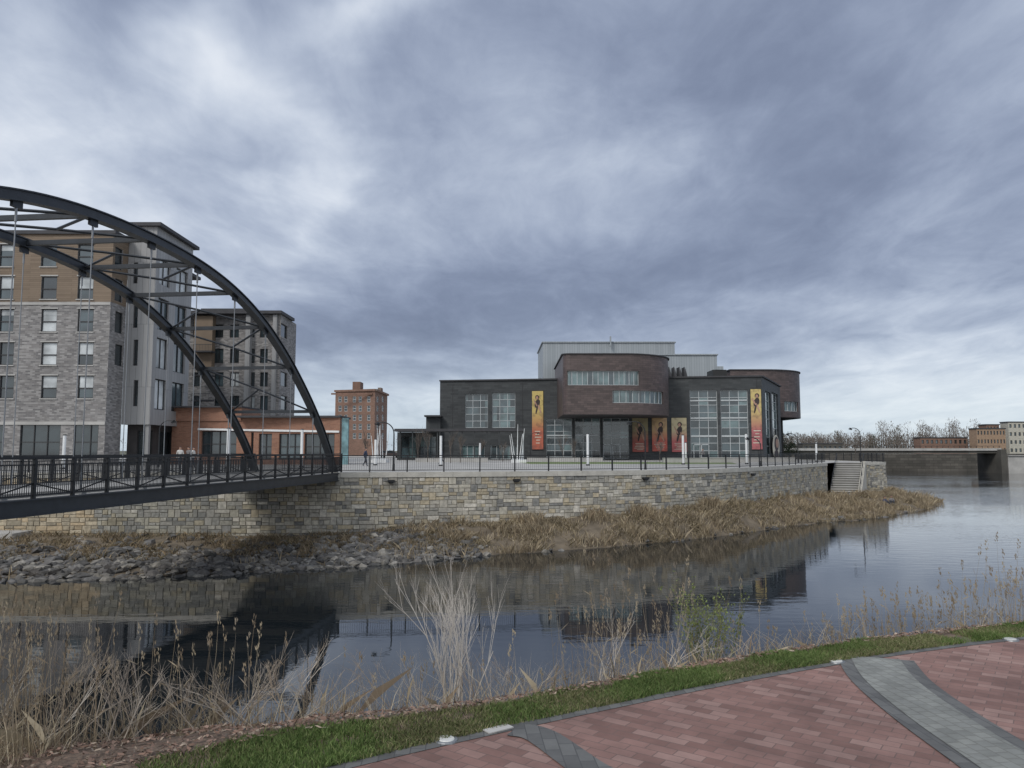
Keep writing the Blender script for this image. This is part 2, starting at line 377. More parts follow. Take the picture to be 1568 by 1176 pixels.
# ---------------------------------------------------------------- far bank
pairs=[(-500,48.2,-5.2,34),(-250,48.5,-5.2,35.3),(0,49,-5.2,36.2),(250,49.2,-5.3,37.4),(500,49.5,-5.3,39.9),(650,50.5,-4.9,42.9),(800,52,-4.7,46.0),(980,55,-4.25,50.0),(1100,60,-4.0,55),(1200,72.5,-4.3,61.5),(1265,88,-4.8,65.8)]
base=[(gx(a,b),b,z) for a,b,z,_ in pairs]; wat=[(gx(a,d),d,ZW) for a,_,_,d in pairs]
base+=[(38.5,87,-5.0),(42,92.6,-5.0),(46.2,95.5,-5),(46.4,98,-5),(46.2,108,-5.1),(46,120,-5.2),(44,160,-5.4)]
wat+=[(gx(1320,67.5),67.5,ZW),(gx(1350,70.5),70.5,ZW),(gx(1400,77),77,ZW),(gx(1441,87),87,ZW),(54.5,104,ZW),(50,125,ZW),(46,160,ZW)]
bb=catmull(base,10); ww=catmull(wat,10)
def bankpt(i,t):
    i=max(0,min(len(bb)-1.001,i)); k=int(i); f=i-k
    a=bb[k].lerp(bb[k+1],f); b=ww[k].lerp(ww[k+1],f); p=a.lerp(b,t)
    prof=1-(t**1.6) if t<1 else 1-t
    z=a.z+(b.z-a.z)*(1-prof) if t<=1 else ZW-(t-1)*2
    z+=.22*noise.noise(Vector((p.x*.35,p.y*.35,0)))*min(1,4*t)*(1 if t<1 else .3)+.1*noise.noise(Vector((p.x*1.3,p.y*1.3,4)))
    wob=.6*noise.noise(Vector((p.x*.3,0,7)))
    return Vector((p.x,p.y+wob*t,z-.03))
mb=MB(); T=[0,.1,.2,.3,.4,.5,.6,.7,.8,.9,1,1.1,1.3,1.8]
NB=len(bb)-1
grid=[[bankpt(i,t) for t in T] for i in range(NB+1)]
for i in range(NB):
    for j in range(len(T)-1): mb.face([grid[i][j],grid[i][j+1],grid[i+1][j+1],grid[i+1][j]])
mb.done('river_bank_ground',['soil'],None,True)
def bpx(p): return 784+F*p.x/p.y
tan=[(.37,.30,.20),(.30,.24,.16),(.43,.36,.25),(.24,.19,.125),(.33,.275,.195),(.2,.155,.105)]
B=[]
while len(B)<46000:
    i=random.uniform(5,NB); t=random.random(); p=bankpt(i,t); px=bpx(p)
    d=1 if px>700 else max(.04,(px-600)/100) if px>600 else .04
    cl=noise.noise(Vector((p.x*.5,p.y*.5,2)))
    if random.random()<d*(.5+cl*1.5): B.append(p)
B=np.array(B); hs=np.array([.45+.5*noise.noise(Vector((x*.45,y*.45,9))) for x,y,z in B])
k=hs>.5
blades('dry_bank_grass',B[k],(.25,.85),.04,1.1,tan); blades('dry_bank_grass',B[~k],(.1,.35),.045,1.8,[(.33,.27,.18),(.26,.21,.14),(.38,.32,.23),(.2,.16,.105),(.17,.14,.08)])
Bq=[]
while len(Bq)<16000:
    i=random.uniform(5,60); t=random.uniform(.0,.75); p=bankpt(i,t)
    if bpx(p)<700 and noise.noise(Vector((p.x*.5,p.y*.5,12)))>-.12+t*.25: Bq.append(p)
blades('dry_bank_grass',np.array(Bq),(.08,.42),.035,1.6,[(.25,.19,.12),(.19,.15,.1),(.32,.25,.16),(.14,.12,.07)])
def rocks(name,P,smin,smax,pal):
    mb=MB(); 
    ico=bmesh.new(); bmesh.ops.create_icosphere(ico,subdivisions=1,radius=1); iv=[v.co.copy() for v in ico.verts]; iff=[[v.index for v in f.verts] for f in ico.faces]; ico.free()
    for p in P:
        s=smin+(smax-smin)*random.random()**2.5; sc=Vector((s*random.uniform(.7,1.5),s*random.uniform(.7,1.3),s*random.uniform(.4,.8)))
        a=random.uniform(0,6.28); ca,sa=cos(a),sin(a); tl=random.uniform(-.5,.5); seed=Vector((random.random()*99,0,0))
        vs=[]
        for v in iv:
            q=v*(1+.6*noise.noise(v*1.3+seed)); q=Vector((q.x*sc.x,q.y*sc.y,q.z*sc.z)); q=Vector((q.x,q.y*cos(tl)-q.z*sin(tl),q.y*sin(tl)+q.z*cos(tl)))
            vs.append((p[0]+q.x*ca-q.y*sa,p[1]+q.x*sa+q.y*ca,p[2]+q.z))
        c=random.choice(pal); k=random.uniform(.6,1.25); c=tuple(x*k for x in c)
        for f in iff: mb.face([vs[i] for i in f],0,None,c)
    return mb.done(name,['rock'])
Pk=[]
while len(Pk)<4200:
    i=random.uniform(4,62); t=random.random()**.6*1.04; p=bankpt(i,t); px=bpx(p)
    if px>760: continue
    if px>620 and random.random()<(px-620)/140: continue
    if t<.45 and random.random()<.75 and not(540<px<660): continue
    Pk.append(p+Vector((0,0,.03)))
for _ in range(60):
    i=random.uniform(60,130); Pk.append(bankpt(i,random.uniform(.95,1.03)))
rocks('riprap_rocks',Pk,.1,.36,[(.14,.135,.13),(.18,.172,.16),(.10,.097,.093),(.23,.215,.19),(.13,.122,.115)])
mb=MB(); mb.box(gx(-80,47.5),gx(40,47.5),46.6,48.6,-5.6,-4.95); mb.done('concrete_footing',['conc'])

# ---------------------------------------------------------------- arch footbridge
E=Vector((-11.45,49.9,0)); bd=Vector((-.113,-.9936,0)); ld=Vector((-.9936,.113,0))
def BR(t,w_,z): p=E+bd*t+ld*w_; return Vector((p.x,p.y,z))
u=np.array([0,3.3,7.55,11.4,14.1,17.2,19.5,21.3]); zz=np.array([8.1,7.96,7.27,5.98,4.5,2.45,.55,-1.5])
cf=np.polyfit(u**2,zz,4)
def az_(t): return float(np.polyval(cf,(t-21.3)**2))
br=empty('arch_footbridge'); WB=5.3
for nm,wo in(('arch_rib_right',0),('arch_rib_left',WB)):
    mb=MB(); N=90; ts=[-.05+42.7*i/N for i in range(N+1)]
    for lo,hw,hh in((0,.13,.14),(.155,.19,.022),(-.155,.19,.022)):
        pr=None
        for t in ts:
            dz=(az_(t+.01)-az_(t-.01))/.02; nrm=Vector((-dz*bd.x,-dz*bd.y,1)).normalized(); c=BR(t,wo,az_(t))+nrm*lo
            q=[c+ld*hw+nrm*hh,c-ld*hw+nrm*hh,c-ld*hw-nrm*hh,c+ld*hw-nrm*hh]
            if pr:
                for k in range(4): mb.face([pr[k],pr[(k+1)%4],q[(k+1)%4],q[k]])
            pr=q
    mb.done(nm,['steel'],br)
nodes=[.5+3.43*i for i in range(13)]
mb=MB()
for k,t in enumerate(nodes):
    if k==0 or k==12: continue
    z=az_(t); mb.beam(BR(t,.1,z),BR(t,WB-.1,z),.16,.18)
    for wo in(0,WB): mb.obox(BR(t,wo,z-.26),ld*.05,bd*.2,(0,0,.12))
for k in range(1,11):
    t0,t1=nodes[k],nodes[k+1]; tm=(t0+t1)/2; r_=.055
    mb.tube(BR(t0,.1,az_(t0)),BR(tm,WB/2,az_(tm)),r_,n=6); mb.tube(BR(tm,WB/2,az_(tm)),BR(t1,WB-.1,az_(t1)),r_,n=6)
    mb.tube(BR(t0,WB-.1,az_(t0)),BR(tm,WB/2,az_(tm)),r_,n=6) if k%2 else mb.tube(BR(t1,.1,az_(t1)),BR(tm,WB/2,az_(tm)),r_,n=6)
mb.done('arch_bracing',['steel'],br)
M['cable']=mat('galvanised_hanger',(.27,.28,.29),.4,.6,.1)
mb=MB()
for t in nodes[1:-1]:
    for wo in(-.0,WB):
        mb.tube(BR(t,wo,az_(t)-.3),BR(t,wo,-.9),.022,n=6); mb.tube(BR(t,wo,az_(t)-.8),BR(t,wo,az_(t)-.3),.04,n=6); mb.tube(BR(t,wo,-1.3),BR(t,wo,-.7),.04,n=6)
        mb.obox(BR(t,wo,-1.45),ld*.14,bd*.12,(0,0,.12))
mb.done('hangers',['cable'],br)
mb=MB()
for wo in(-.32,WB+.32):
    mb.beam(BR(-.6,wo,-1.66),BR(56,wo,-1.66),.12,.46); mb.beam(BR(-.6,wo,-1.44),BR(56,wo,-1.44),.3,.04); mb.beam(BR(-.6,wo,-1.9),BR(56,wo,-1.9),.3,.04)
t=0
while t<56: mb.beam(BR(t,-.3,-1.76),BR(t,WB+.3,-1.76),.2,.28); t+=3.43
mb.done('deck_girders',['steel'],br)
mb=MB(); mb.beam(BR(-1.5,WB/2,-1.5),BR(58,WB/2,-1.5),WB+.4,.17); mb.done('deck_slab',['conc'],br)
mb=MB()
for wo in(.28,WB-.28): mb.beam(BR(-.5,wo,-1.34),BR(56,wo,-1.34),.12,.14)
mb.done('deck_curbs',['conc'],br)
for wo,nm in((-.32,'railing_right'),(WB+.32,'railing_left')):
    mb=MB(); z0,z1=-1.42,-.22
    for zz_,ww_,hh_ in((z1,.09,.07),(z1-.2,.04,.04),(z0+.1,.05,.05),(z0+.45,.03,.03)): mb.beam(BR(-.5,wo,zz_),BR(56,wo,zz_),ww_,hh_)
    t=-.4
    while t<56: mb.obox(BR(t,wo,(z0+z1)/2),ld*.05,bd*.05,(0,0,(z1-z0)/2)); t+=1.715
    t=-.4; k=0
    while t<54.4:
        a,b=(z0+.1,z0+.45) if k%2 else(z0+.45,z0+.1); mb.beam(BR(t,wo+.02,a),BR(t+1.715,wo+.02,b),.03,.04); t+=1.715;k+=1
    t=-.4
    while t<56: mb.tube(BR(t,wo,z0+.1),BR(t,wo,z1-.2),.014,n=4); t+=.09
    mb.done(nm,['rail'],br)
mb=MB(); mb.obox(BR(-1.2,WB/2,-3.3),ld*3.2,bd*.8,(0,0,1.5)); mb.done('abutment',['conc'],br)

# ---------------------------------------------------------------- apartment building (left)
W=MB();G=MB();Fr=MB();R=MB()
x168=gx(168,72,500); xA=gx(-330,72); front=[(xA,72),(x168,72)]
ops=[]
for (x0,x1) in((-280,-256),(-225,-201),(-170,-146),(-112,-88),(-57,-33),(-1,21),(63,87),(119,143)):
    for y0,y1 in((374,408),(423,458),(473,508),(524,559),(575,610)):
        o=win(front,x0,x1,y0,y1,1,1,random.choice([0,1,1,2]))
        ops.append(o[:5]+(1,)+o[6:])
wo_=list(ops)
for x0,x1 in((-250,-190),(-150,-90),(-60,5),(30,92),(112,150)): ops.append(win(front,x0,x1,650,704,3,2,0))
polywall(W,G,Fr,front,ZP,20.6,ops,0,.18,0,.08,matz=(gz(462,72),1))
for o in wo_:
    zc=o[2]+(o[3]-o[2])*.45
    x0=front[0][0]+o[0]; x1=front[0][0]+o[1]
    Fr.box(x0+.08,x1-.08,72.1,72.16,zc-.05,zc+.05,0)
    q_=random.random()
    if q_<.7:
        zb_=zc if q_<.5 else zc+(o[3]-zc)*.5
        G.face([(x0+.08,72.165,zb_),(x1-.08,72.165,zb_),(x1-.08,72.165,o[3]-.08),(x0+.08,72.165,o[3]-.08)],2)
    R.box(x0-.1,x1+.1,71.93,72,o[3],o[3]+.12,1); R.box(x0-.1,x1+.1,71.9,72,o[2]-.1,o[2],1)
sideP=[(x168,72),(x168,74.9)]
ops=[win(sideP,176,188,y0,y1,1,1,0) for y0,y1 in((380,412),(428,462),(478,510),(528,560),(580,612))]
polywall(W,G,Fr,sideP,ZP,20.6,ops,0,.18,0,.06,matz=(gz(462,72),1))
R.box(xA-.2,x168+.25,71.8,92,20.6,20.95,0)
R.box(xA,x168-.02,71.93,72.0,gz(465,72)-.12,gz(465,72)+.12,1)
R.box(xA,x168-.02,71.93,72.0,gz(648,72)-.15,gz(648,72)+.15,1)
x235=gx(235,74.9,500); bay=[(x168+.01,74.9),(x235,74.9),(x235+.05,83.4)]
zb=gz(650,74.9); zt=22.2; ops=[]
for y0,y1 in((402,440),(460,508),(520,566),(582,628)):
    ops.append(win([bay[0],bay[1]],204,211,y0,y1-6,1,1,0)); 
    L0=cum(bay)[1]
    for s0,s1 in((.8,3.2),(4.6,7.4)): 
        ops.append((L0+s0,L0+s1,gz(y1,76)*1.02,gz(y0,76)*1.02,2,1,1 if random.random()<.6 else 2))
polywall(W,G,Fr,bay,zb,zt,ops,2,.25,0,.1)
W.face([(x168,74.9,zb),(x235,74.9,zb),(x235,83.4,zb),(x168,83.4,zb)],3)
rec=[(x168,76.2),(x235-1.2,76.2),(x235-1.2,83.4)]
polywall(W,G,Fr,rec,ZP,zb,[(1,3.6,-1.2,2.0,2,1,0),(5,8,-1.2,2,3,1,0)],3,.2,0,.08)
W.box(x235-.5,x235-.15,75.1,75.5,ZP,zb,2)
R.box(x168-.3,x235+.5,74.5,84,zt,zt+.35,0)
W.face([(x235,83.4,ZP),(x168,83.4,ZP),(x168,83.4,zt),(x235,83.4,zt)],0)
W.face([(x168-.01,74.9,20.6),(x168-.01,83.4,20.6),(x168-.01,83.4,zt),(x168-.01,74.9,zt)],2)
building('apartment_building',W,G,Fr,R,['aptbrick','siding','metalpan','darkb'],['roofd','conc'],)
W=MB();G=MB();Fr=MB();R=MB()
p2=[(gx(240,104),104),(gx(425,102),102),(gx(449,110),110)]
ops=[]
for r,(y0,y1) in enumerate(((497,517),(534,556),(570,592),(606,628),(645,668))):
    for x0,x1 in((258,270),(296,306),(328,342),(352,366),(384,390),(398,410)): ops.append(win(p2,x0,x1,y0,y1,1 if x1-x0<12 else 2,1,random.choice([0,1,2,0])))
    ops.append(win(p2,430,440,y0,y1,1,1,0))
polywall(W,G,Fr,p2,ZP,18.2,ops,0,.2,0,.08)
for x0,x1,m in((372,379,1),(414,420,1)): W.box(gx(x0,102),gx(x1,102),101.6,102.6,ZP+4,18.1,2)
W.box(gx(296,103),gx(324,103),101.9,103,11,18,1)
for z in(3.2,6.5,9.8,13):
    R.box(gx(296,102),gx(324,102),100.8,102.3,z,z+.18,0)
    R.box(gx(296,102),gx(324,102),100.8,100.86,z+.95,z+1.02,0)
    for q_ in range(12): R.box(gx(296,102)+.2*q_,gx(296,102)+.2*q_+.03,100.81,100.85,z+.2,z+.95,0)
R.box(-47,-30.7,101.2,107.5,18.2,18.6,0); R.box(gx(300,103),gx(380,103),103,107,18.6,19.2,0)
building('apartment_building',W,G,Fr,R,['aptbrick','siding','metalpan','darkb'],['roofd','conc'])
W=MB();G=MB();Fr=MB();R=MB()
p3=[(gx(262,81),81),(gx(370,80),80),(gx(520,79),79),(gx(534,86),86)]
ops=[win(p3,308,362,660,700,4,2,0),win(p3,384,388,662,704,1,1,0),win(p3,396,416,664,704,2,2,0),win(p3,427,462,664,704,3,2,1),win(p3,466,512,664,704,4,2,0)]
zt3=gz(640,80); polywall(W,G,Fr,p3,ZP,zt3,ops,0,.3,0,.1)
polywall(W,G,Fr,[(gx(262,80.7),80.7),(gx(368,79.9),79.9),(gx(368,79.9),86)],zt3-.3,gz(624,80),[],0)
R.box(gx(262,80),gx(368,80)+.1,79.7,90,gz(624,80),gz(624,80)+.15,0); R.box(gx(368,80)-.1,gx(524,80),78.8,84,zt3,zt3+.2,0)
R.beam((gx(300,80),80.35,gz(657,80)),(gx(519,79),78.93,gz(661,79)),.12,.2,1)
M['teal']=mat('teal_mural_panel',(.14,.25,.27),.5,0,.6,1.2)
W.box(gx(522,79),gx(532,79),79.2,79.5,ZP,gz(640,79),1)
building('brick_pavilion',W,G,Fr,R,['obrick','teal'],['roofd','white'])
W=MB();G=MB();Fr=MB();R=MB()
p4=[(gx(512,200),200),(gx(573,196),196),(gx(592,214),214)]
ops=[]
for y0,y1 in((607,616),(621,630),(635,644),(649,658),(663,672)):
    for x0 in(518,527,540,549,562): ops.append(win(p4,x0,x0+5,y0,y1,1,2,0))
    for x0 in(577,585): ops.append(win(p4,x0,x0+3,y0,y1,1,2,0))
polywall(W,G,Fr,p4,ZP,gz(598,198),ops,0,.2,1,.12)
zh=gz(598,198); parapet(R,p4,zh,.6,.5,1,.15); rooftop(R,p4+[(gx(512,200),214)],zh-.2); W.face([(gx(512,200),200,ZP),(gx(512,200),214,ZP),(gx(512,200),214,zh),(gx(512,200),200,zh)],0)
W.box(gx(538,202),gx(550,202),202,206,15,gz(585,203),0); W.box(gx(575,202),gx(580,202),204,207,15,gz(593,203),0)
R.box(gx(511,200),gx(573,200),195.8,196.2,gz(604,198)-.2,gz(604,198)+.2,1)
building('brick_hotel',W,G,Fr,R,['rbrick'],['roofd','rbrick'])

# ---------------------------------------------------------------- arts centre
W=MB();G=MB();Fr=MB();R=MB()
A=(gx(673,125),125); Bp=(gx(1169,117),117); C=(gx(1197,136),136)
fa=[A,Bp,C]; zt=11.35
ops=[win(fa,712,747,603,655,3,5,3),win(fa,753,789,601,655,3,5,5),win(fa,706,742,682,703,4,1,5),win(fa,750,791,682,703,4,1,5),
 win(fa,836,876,641,700,3,6,3),win(fa,880,919,640,702,3,5,3),win(fa,923,963,640,702,3,6,3),
 win(fa,1057,1099,597,702,3,9,3),win(fa,1104,1146,597,702,3,9,3),win(fa,1173,1181,600,697,1,7,5),win(fa,1183,1192,602,697,1,7,5)]
polywall(W,G,Fr,fa,ZP,zt,ops,0,.35,1,.085)
W.face([(A[0],A[1],ZP),(A[0]+6,165,ZP),(A[0]+6,165,zt),(A[0],A[1],zt)],0)
rooftop(R,[A,Bp,C,(C[0],165),(A[0]+6,165)],zt-.3); parapet(R,fa,zt,.35,.22)
for px in(930,944,1068,1080): 
    s,Y=hit(px,fa,695); x,y,d=ptat(fa,cum(fa),s)
    Fr.box(x-.6,x-.5,y-.05,y+.02,ZP,ZP+2.4,1); Fr.box(x+.5,x+.6,y-.05,y+.02,ZP,ZP+2.4,1); Fr.box(x-.6,x+.6,y-.05,y+.02,ZP+2.3,ZP+2.42,1)
# thicker mid transoms and interior stair stringers seen behind glass
for xa,xb,zs in((1057,1099,(2.2,5.0,7.7)),(1104,1146,(2.2,5.0,7.7)),(836,876,(2.4,)),(880,919,(2.4,)),(923,963,(2.4,))):
    s0,_=hit(xa,fa,650); s1,_=hit(xb,fa,650); L=cum(fa); a_=ptat(fa,L,s0+.05); b_=ptat(fa,L,s1-.05)
    for z in zs: Fr.beam((a_[0],a_[1]+.25,z),(b_[0],b_[1]+.25,z),.12,.2,1)
for px in(693,800,1160):
    s,Y=hit(px,fa,640); x,y,d=ptat(fa,cum(fa),s); Fr.box(x-.04,x+.04,y-.03,y+.05,ZP,zt,0)
def rrect(x0,x1,y0,y1,rl,rr,n=10):
    o=[(x0,y1)]
    if rl>0: o+=[(x0+rl-rl*cos(a),y0+rl-rl*sin(a)) for a in [pi/2*i/n for i in range(n+1)]]
    else:o.append((x0,y0))
    o+=[(x1-rr+rr*sin(a),y0+rr-rr*cos(a)) for a in [pi/2*i/n for i in range(n+1)]]
    o.append((x1,y1)); return o
Yc=107.5; x0=gx(862,Yc+1.5); x1=gx(1022,Yc+9)
cu=rrect(x0,x1,Yc,128,1.0,8.2,16); z0=gz(635,Yc+1); z1=gz(543,Yc+1)
o1=win(cu,868,979,568,590,14,1,5); o2=win(cu,938,1016,599,618,9,1,5)
polywall(W,G,Fr,cu,z0,z1,[o1,o2],1,.35,1,.08)
rooftop(R,cu,z1-.1); R.face([(x,y,z0) for x,y in cu],0); parapet(R,cu,z1,.25,.14)
cu2=rrect(gx(1112,145),gx(1223,150),141,165,0,9,14); z0b=gz(641,148); z1b=gz(572,148)
o3=win(cu2,1201,1222,615,630,4,1,5)
polywall(W,G,Fr,cu2,z0b,z1b,[o3],1,.35,1,.1); rooftop(R,cu2,z1b-.1); R.face([(x,y,z0b) for x,y in cu2],0); parapet(R,cu2,z1b,.25,.18)
W.box(gx(1150,150),gx(1200,150),150,164,ZP,z0b,0)
ft=[(gx(827,146),156),(gx(832,140),140),(gx(1036,140),140),(gx(1036,140),165)]
polywall(W,G,Fr,ft,8,gz(524,140),[],2); rooftop(R,ft,gz(524,140)-.2); parapet(R,ft,gz(524,140),.3,.2,1)
lo=[(gx(858,136),137),(gx(858,136),134),(gx(1020,134),134)]
polywall(W,G,Fr,lo,8,gz(547,134),[],2); rooftop(R,[(gx(858,136),139.9),(gx(858,136),134),(gx(1020,134),134),(gx(1020,134),139.9)],gz(547,134))
lo=[(gx(1000,136),139),(gx(1000,136),136),(gx(1101,136),136),(gx(1101,136),160)]
polywall(W,G,Fr,lo,8,gz(543,136),[],2); rooftop(R,lo,gz(543,136)-.2); parapet(R,lo,gz(543,136),.3,.2,1)
W.box(gx(936,139),gx(938,139),139,139.5,19,gz(515,139),2)
W.box(gx(1092,130),gx(1113,130),129,133,11,gz(567,130),0); W.box(gx(1096,130),gx(1108,130),128.9,129,gz(566,129),gz(561,129),2)
for k in range(4):
    xx=gx(1026+8*k,124); R.face([(xx,124,11),(xx+.75,124,11),(xx+.15,124,gz(562,124))],0); R.box(xx,xx+.1,124,126,11,gz(562,124),0)
R.box(gx(650,124),gx(676,124),123,135,gz(636,124)-.25,gz(636,124),0); W.box(gx(652,124),gx(674,124),124,134,ZP,gz(636,124)-.25,0)
R.box(gx(608,116),gx(802,116),113,118,gz(661,115),gz(657,115),0)
for px in range(612,805,19): W.box(gx(px,113.5),gx(px,113.5)+.14,113.3,113.5,ZP,gz(661,114),0)
polywall(W,G,Fr,[(gx(608,118),118),(gx(672,118),118)],ZP,gz(662,118),[(.6,3,-1.2,2.2,2,2,3),(3.5,6,-1.2,2.2,2,2,3)],0,.2,0,.08)
arts=building('arts_centre_building',W,G,Fr,R,['slate','copper','flymetal'],['roofd','flymetal'])
def bannermat(name,top,bot,fig):
    m,nt,b=newmat(name); n=nt.nodes;l=nt.links
    tc=n.new('ShaderNodeTexCoord'); sp=n.new('ShaderNodeSeparateXYZ'); l.new(tc.outputs['UV'],sp.inputs[0])
    r=n.new('ShaderNodeValToRGB'); e=r.color_ramp.elements; e[0].position=.3;e[1].position=.65;e[0].color=bot+(1,);e[1].color=top+(1,)
    l.new(sp.outputs[1],r.inputs[0]); no=n.new('ShaderNodeTexNoise'); no.inputs['Scale'].default_value=1.4; no.inputs['Detail'].default_value=3; l.new(tc.outputs['Object'],no.inputs['Vector'])
    r2=n.new('ShaderNodeValToRGB'); r2.color_ramp.elements[0].position=.48; r2.color_ramp.elements[1].position=.6; l.new(no.outputs['Fac'],r2.inputs[0])
    mx=n.new('ShaderNodeMix'); mx.data_type='RGBA'; mx.inputs[7].default_value=(.12,.07,.06,1)
    mu=n.new('ShaderNodeMath'); mu.operation='MULTIPLY'; mu.inputs[1].default_value=.4; l.new(r2.outputs[0],mu.inputs[0]); l.new(mu.outputs[0],mx.inputs[0]); l.new(r.outputs[0],mx.inputs[6]); l.new(mx.outputs[2],b.inputs['Base Color'])
    b.inputs['Roughness'].default_value=.7; return m
M['ink']=mat('banner_ink',(.05,.035,.035),.7); M['text']=mat('banner_text',(.6,.55,.45),.7); M['skin']=mat('skin',(.42,.25,.18),.6)
for i,(xa,xb,ya,yb,tp,bt) in enumerate(((815,832,599,688,(.58,.45,.16),(.46,.13,.08)),(968,992,640,692,(.30,.26,.15),(.38,.10,.08)),(998,1021,640,691,(.50,.34,.18),(.52,.12,.09)),(1028,1051,640,692,(.52,.45,.28),(.50,.13,.13)),(1150,1166,596,688,(.56,.44,.18),(.40,.12,.13)))):
    s0,Y0=hit(xa,fa,640); s1,Y1=hit(xb,fa,640); L=cum(fa); xp,yp,d=ptat(fa,L,s0); wd=s1-s0; zA=gz(yb,Y0); zB=gz(ya,Y0); nv=(d[1],-d[0]); 
    e=empty('event_banner')
    def pp(u_,v_,o): return (xp+d[0]*u_*wd+nv[0]*o,yp+d[1]*u_*wd+nv[1]*o,zA+(zB-zA)*v_)
    q=MB(); q.face([pp(0,0,.16),pp(1,0,.16),pp(1,1,.16),pp(0,1,.16)],0,[(0,0),(1,0),(1,1),(0,1)]); q.done('cloth',[bannermat('banner_cloth_%d'%i,tp,bt,i)],e)
    q=MB(); asp=(zB-zA); cz=1-1.0/asp
    def disc(cu_,cv,ru,rv,m,o,sk_=0):
        q.face([pp(cu_+(ru*cos(a)+sk_*sin(a))/wd,cv+rv/asp*sin(a),o) for a in [2*pi*k/14 for k in range(14)]],m)
    tx=random.uniform(-.12,.12)
    disc(.52+tx,cz,.34,.36,0,.17); disc(.5+tx,cz-.08/asp,.2,.27,2,.175); disc(.5+tx*.5,cz-1.0/asp,.42,.7,0,.172,.15)
    disc(.3,cz-.9/asp,.12,.6,2,.173,-.3); disc(.42,cz-2.0/asp,.14,.7,0,.174,.15); disc(.68,cz-1.9/asp,.14,.75,2,.174,-.25)
    for k in range(5): v=.30-.05*k if asp>7 else .24-.045*k; ww_=random.uniform(.15,.4); o_=random.uniform(-.05,.05); q.face([pp(.5-ww_+o_,v,.18),pp(.5+ww_+o_,v,.18),pp(.5+ww_+o_,v+.014,.18),pp(.5-ww_+o_,v+.014,.18)],1)
    q.done('print',['ink','text','skin'],e)
    q=MB(); 
    for v in(-.005,1.005): q.beam(pp(-.03,v,.1),pp(1.03,v,.1),.12,.06)
    q.done('rods',['rail'],e)
L=cum(fa); e=MB()
s0,Y0=hit(1177,fa,660); s1,Y1=hit(1190,fa,660)
xp,yp,d=ptat(fa,L,s0); 
for k,(rr,mm,o,c0,zc0) in enumerate(((1.0,1,.42,.5,.6),(.6,0,.44,.55,1.1),(.38,2,.46,.6,1.2),(.6,0,.45,.5,-.6))):
    e.face([(xp+d[0]*(s1-s0)*(c0+.42*rr*cos(a))+d[1]*o,yp+d[1]*(s1-s0)*(c0+.42*rr*cos(a))-d[0]*o,zc0+2.0*rr*(sin(a) if k<3 else .6*sin(a))) for a in [2*pi*j/20 for j in range(20)]],mm)
e.done('portrait_mural',['ink','text','skin'])

# ---------------------------------------------------------------- plaza furniture
M['lawn']=mat('lawn_grass',(.14,.18,.07),.95,0,.3,.6)
mb=MB(); mb.face([(x,y,ZP+.004) for x,y in((2,82),(24,82),(27,96),(0,98))]); mb.done('plaza_lawn',['lawn'])
mb=MB()
for x0,x1,y in((18,28,92),(-12,-3,96),(2,12,102),(24,36,98)): mb.box(x0,x1,y,y+.5,ZP,ZP+.5); mb.box(x0-.05,x1+.05,y-.05,y+.55,ZP+.5,ZP+.56)
mb.done('concrete_seat_wall',['conc'])
def lightcol(px,Y,h=2.6):
    x=gx(px,Y); mb=MB(); mb.tube((x,Y,ZP),(x,Y,ZP+.12),.2,.2,12,1); mb.tube((x,Y,ZP+.12),(x,Y,ZP+h),.12,.12,12,0); mb.tube((x,Y,ZP+h),(x,Y,ZP+h+.08),.14,.1,12,1); mb.done('light_column',['white','rail'],None)
for px,Y,h in((349,63,3.2),(462,66,3.2),(675,72,2.8),(900,74,3),(1046,80,3),(1143,82,3.2),(98,60,2.6),(575,75,2.5),(735,100,2.4),(1250,100,2.3),(1050,96,2.4)): lightcol(px,Y,h)
def lamp(px,Y,h,side=-1):
    x=gx(px,Y); mb=MB(); mb.tube((x,Y,ZP),(x,Y,ZP+.5),.1,.08,8); mb.tube((x,Y,ZP+.5),(x,Y,ZP+h-.8),.06,.045,8)
    pr=Vector((x,Y,ZP+h-.8))
    for k in range(1,9):
        a=pi*.6*k/8; q=Vector((x+side*.8*(1-cos(a)),Y,ZP+h-.8+.8*sin(a))); mb.tube(pr,q,.045,.04,6); pr=q
    mb.tube(pr,pr+Vector((side*.12,0,-.08)),.06,.2,10); mb.tube(pr+Vector((side*.12,0,-.08)),pr+Vector((side*.14,0,-.16)),.22,.2,10)
    mb.done('street_lamp',['rail'])
for px,Y,h,sd_ in((988,58,3.6,-1),(603,54,3.4,-1),(1318,95,4.2,-1),(1222,90,3.4,-1),(812,110,4,1),(243,66,4,1),(1165,70,2.6,-1)): lamp(px,Y,h,sd_)
for px0 in(572,786):
    mb=MB()
    for k in range(6):
        x=gx(px0+3*k,92); a=random.uniform(-.5,.5); mb.tube((x,92+k*.3,ZP),(x+a,92+k*.3,ZP+random.uniform(3.2,4.8)),.07,.03,6)
    mb.box(gx(px0-3,92),gx(px0+20,92),91.6,94,ZP,ZP+.35); mb.done('mast_sculpture',['white'])
M['bark']=mat('tree_bark',(.13,.11,.095),.9,0,.3,5)
def branch(mb,p,d,l,r,dep,spread=.55,kids=3,m=0,n=4,up=.1,col=None):
    q=p+d*l; mb.tube(p,q,r,r*.6,n,m,col)
    if dep==0:return
    for k in range(kids):
        f=random.uniform(.45,1); b=p+d*l*f; nd=(d+Vector((random.uniform(-1,1),random.uniform(-1,1),random.uniform(-.4,.6)))*spread+Vector((0,0,up))).normalized()
        branch(mb,b,nd,l*random.uniform(.5,.8),r*.55,dep-1,spread,kids,m,n,up,col)
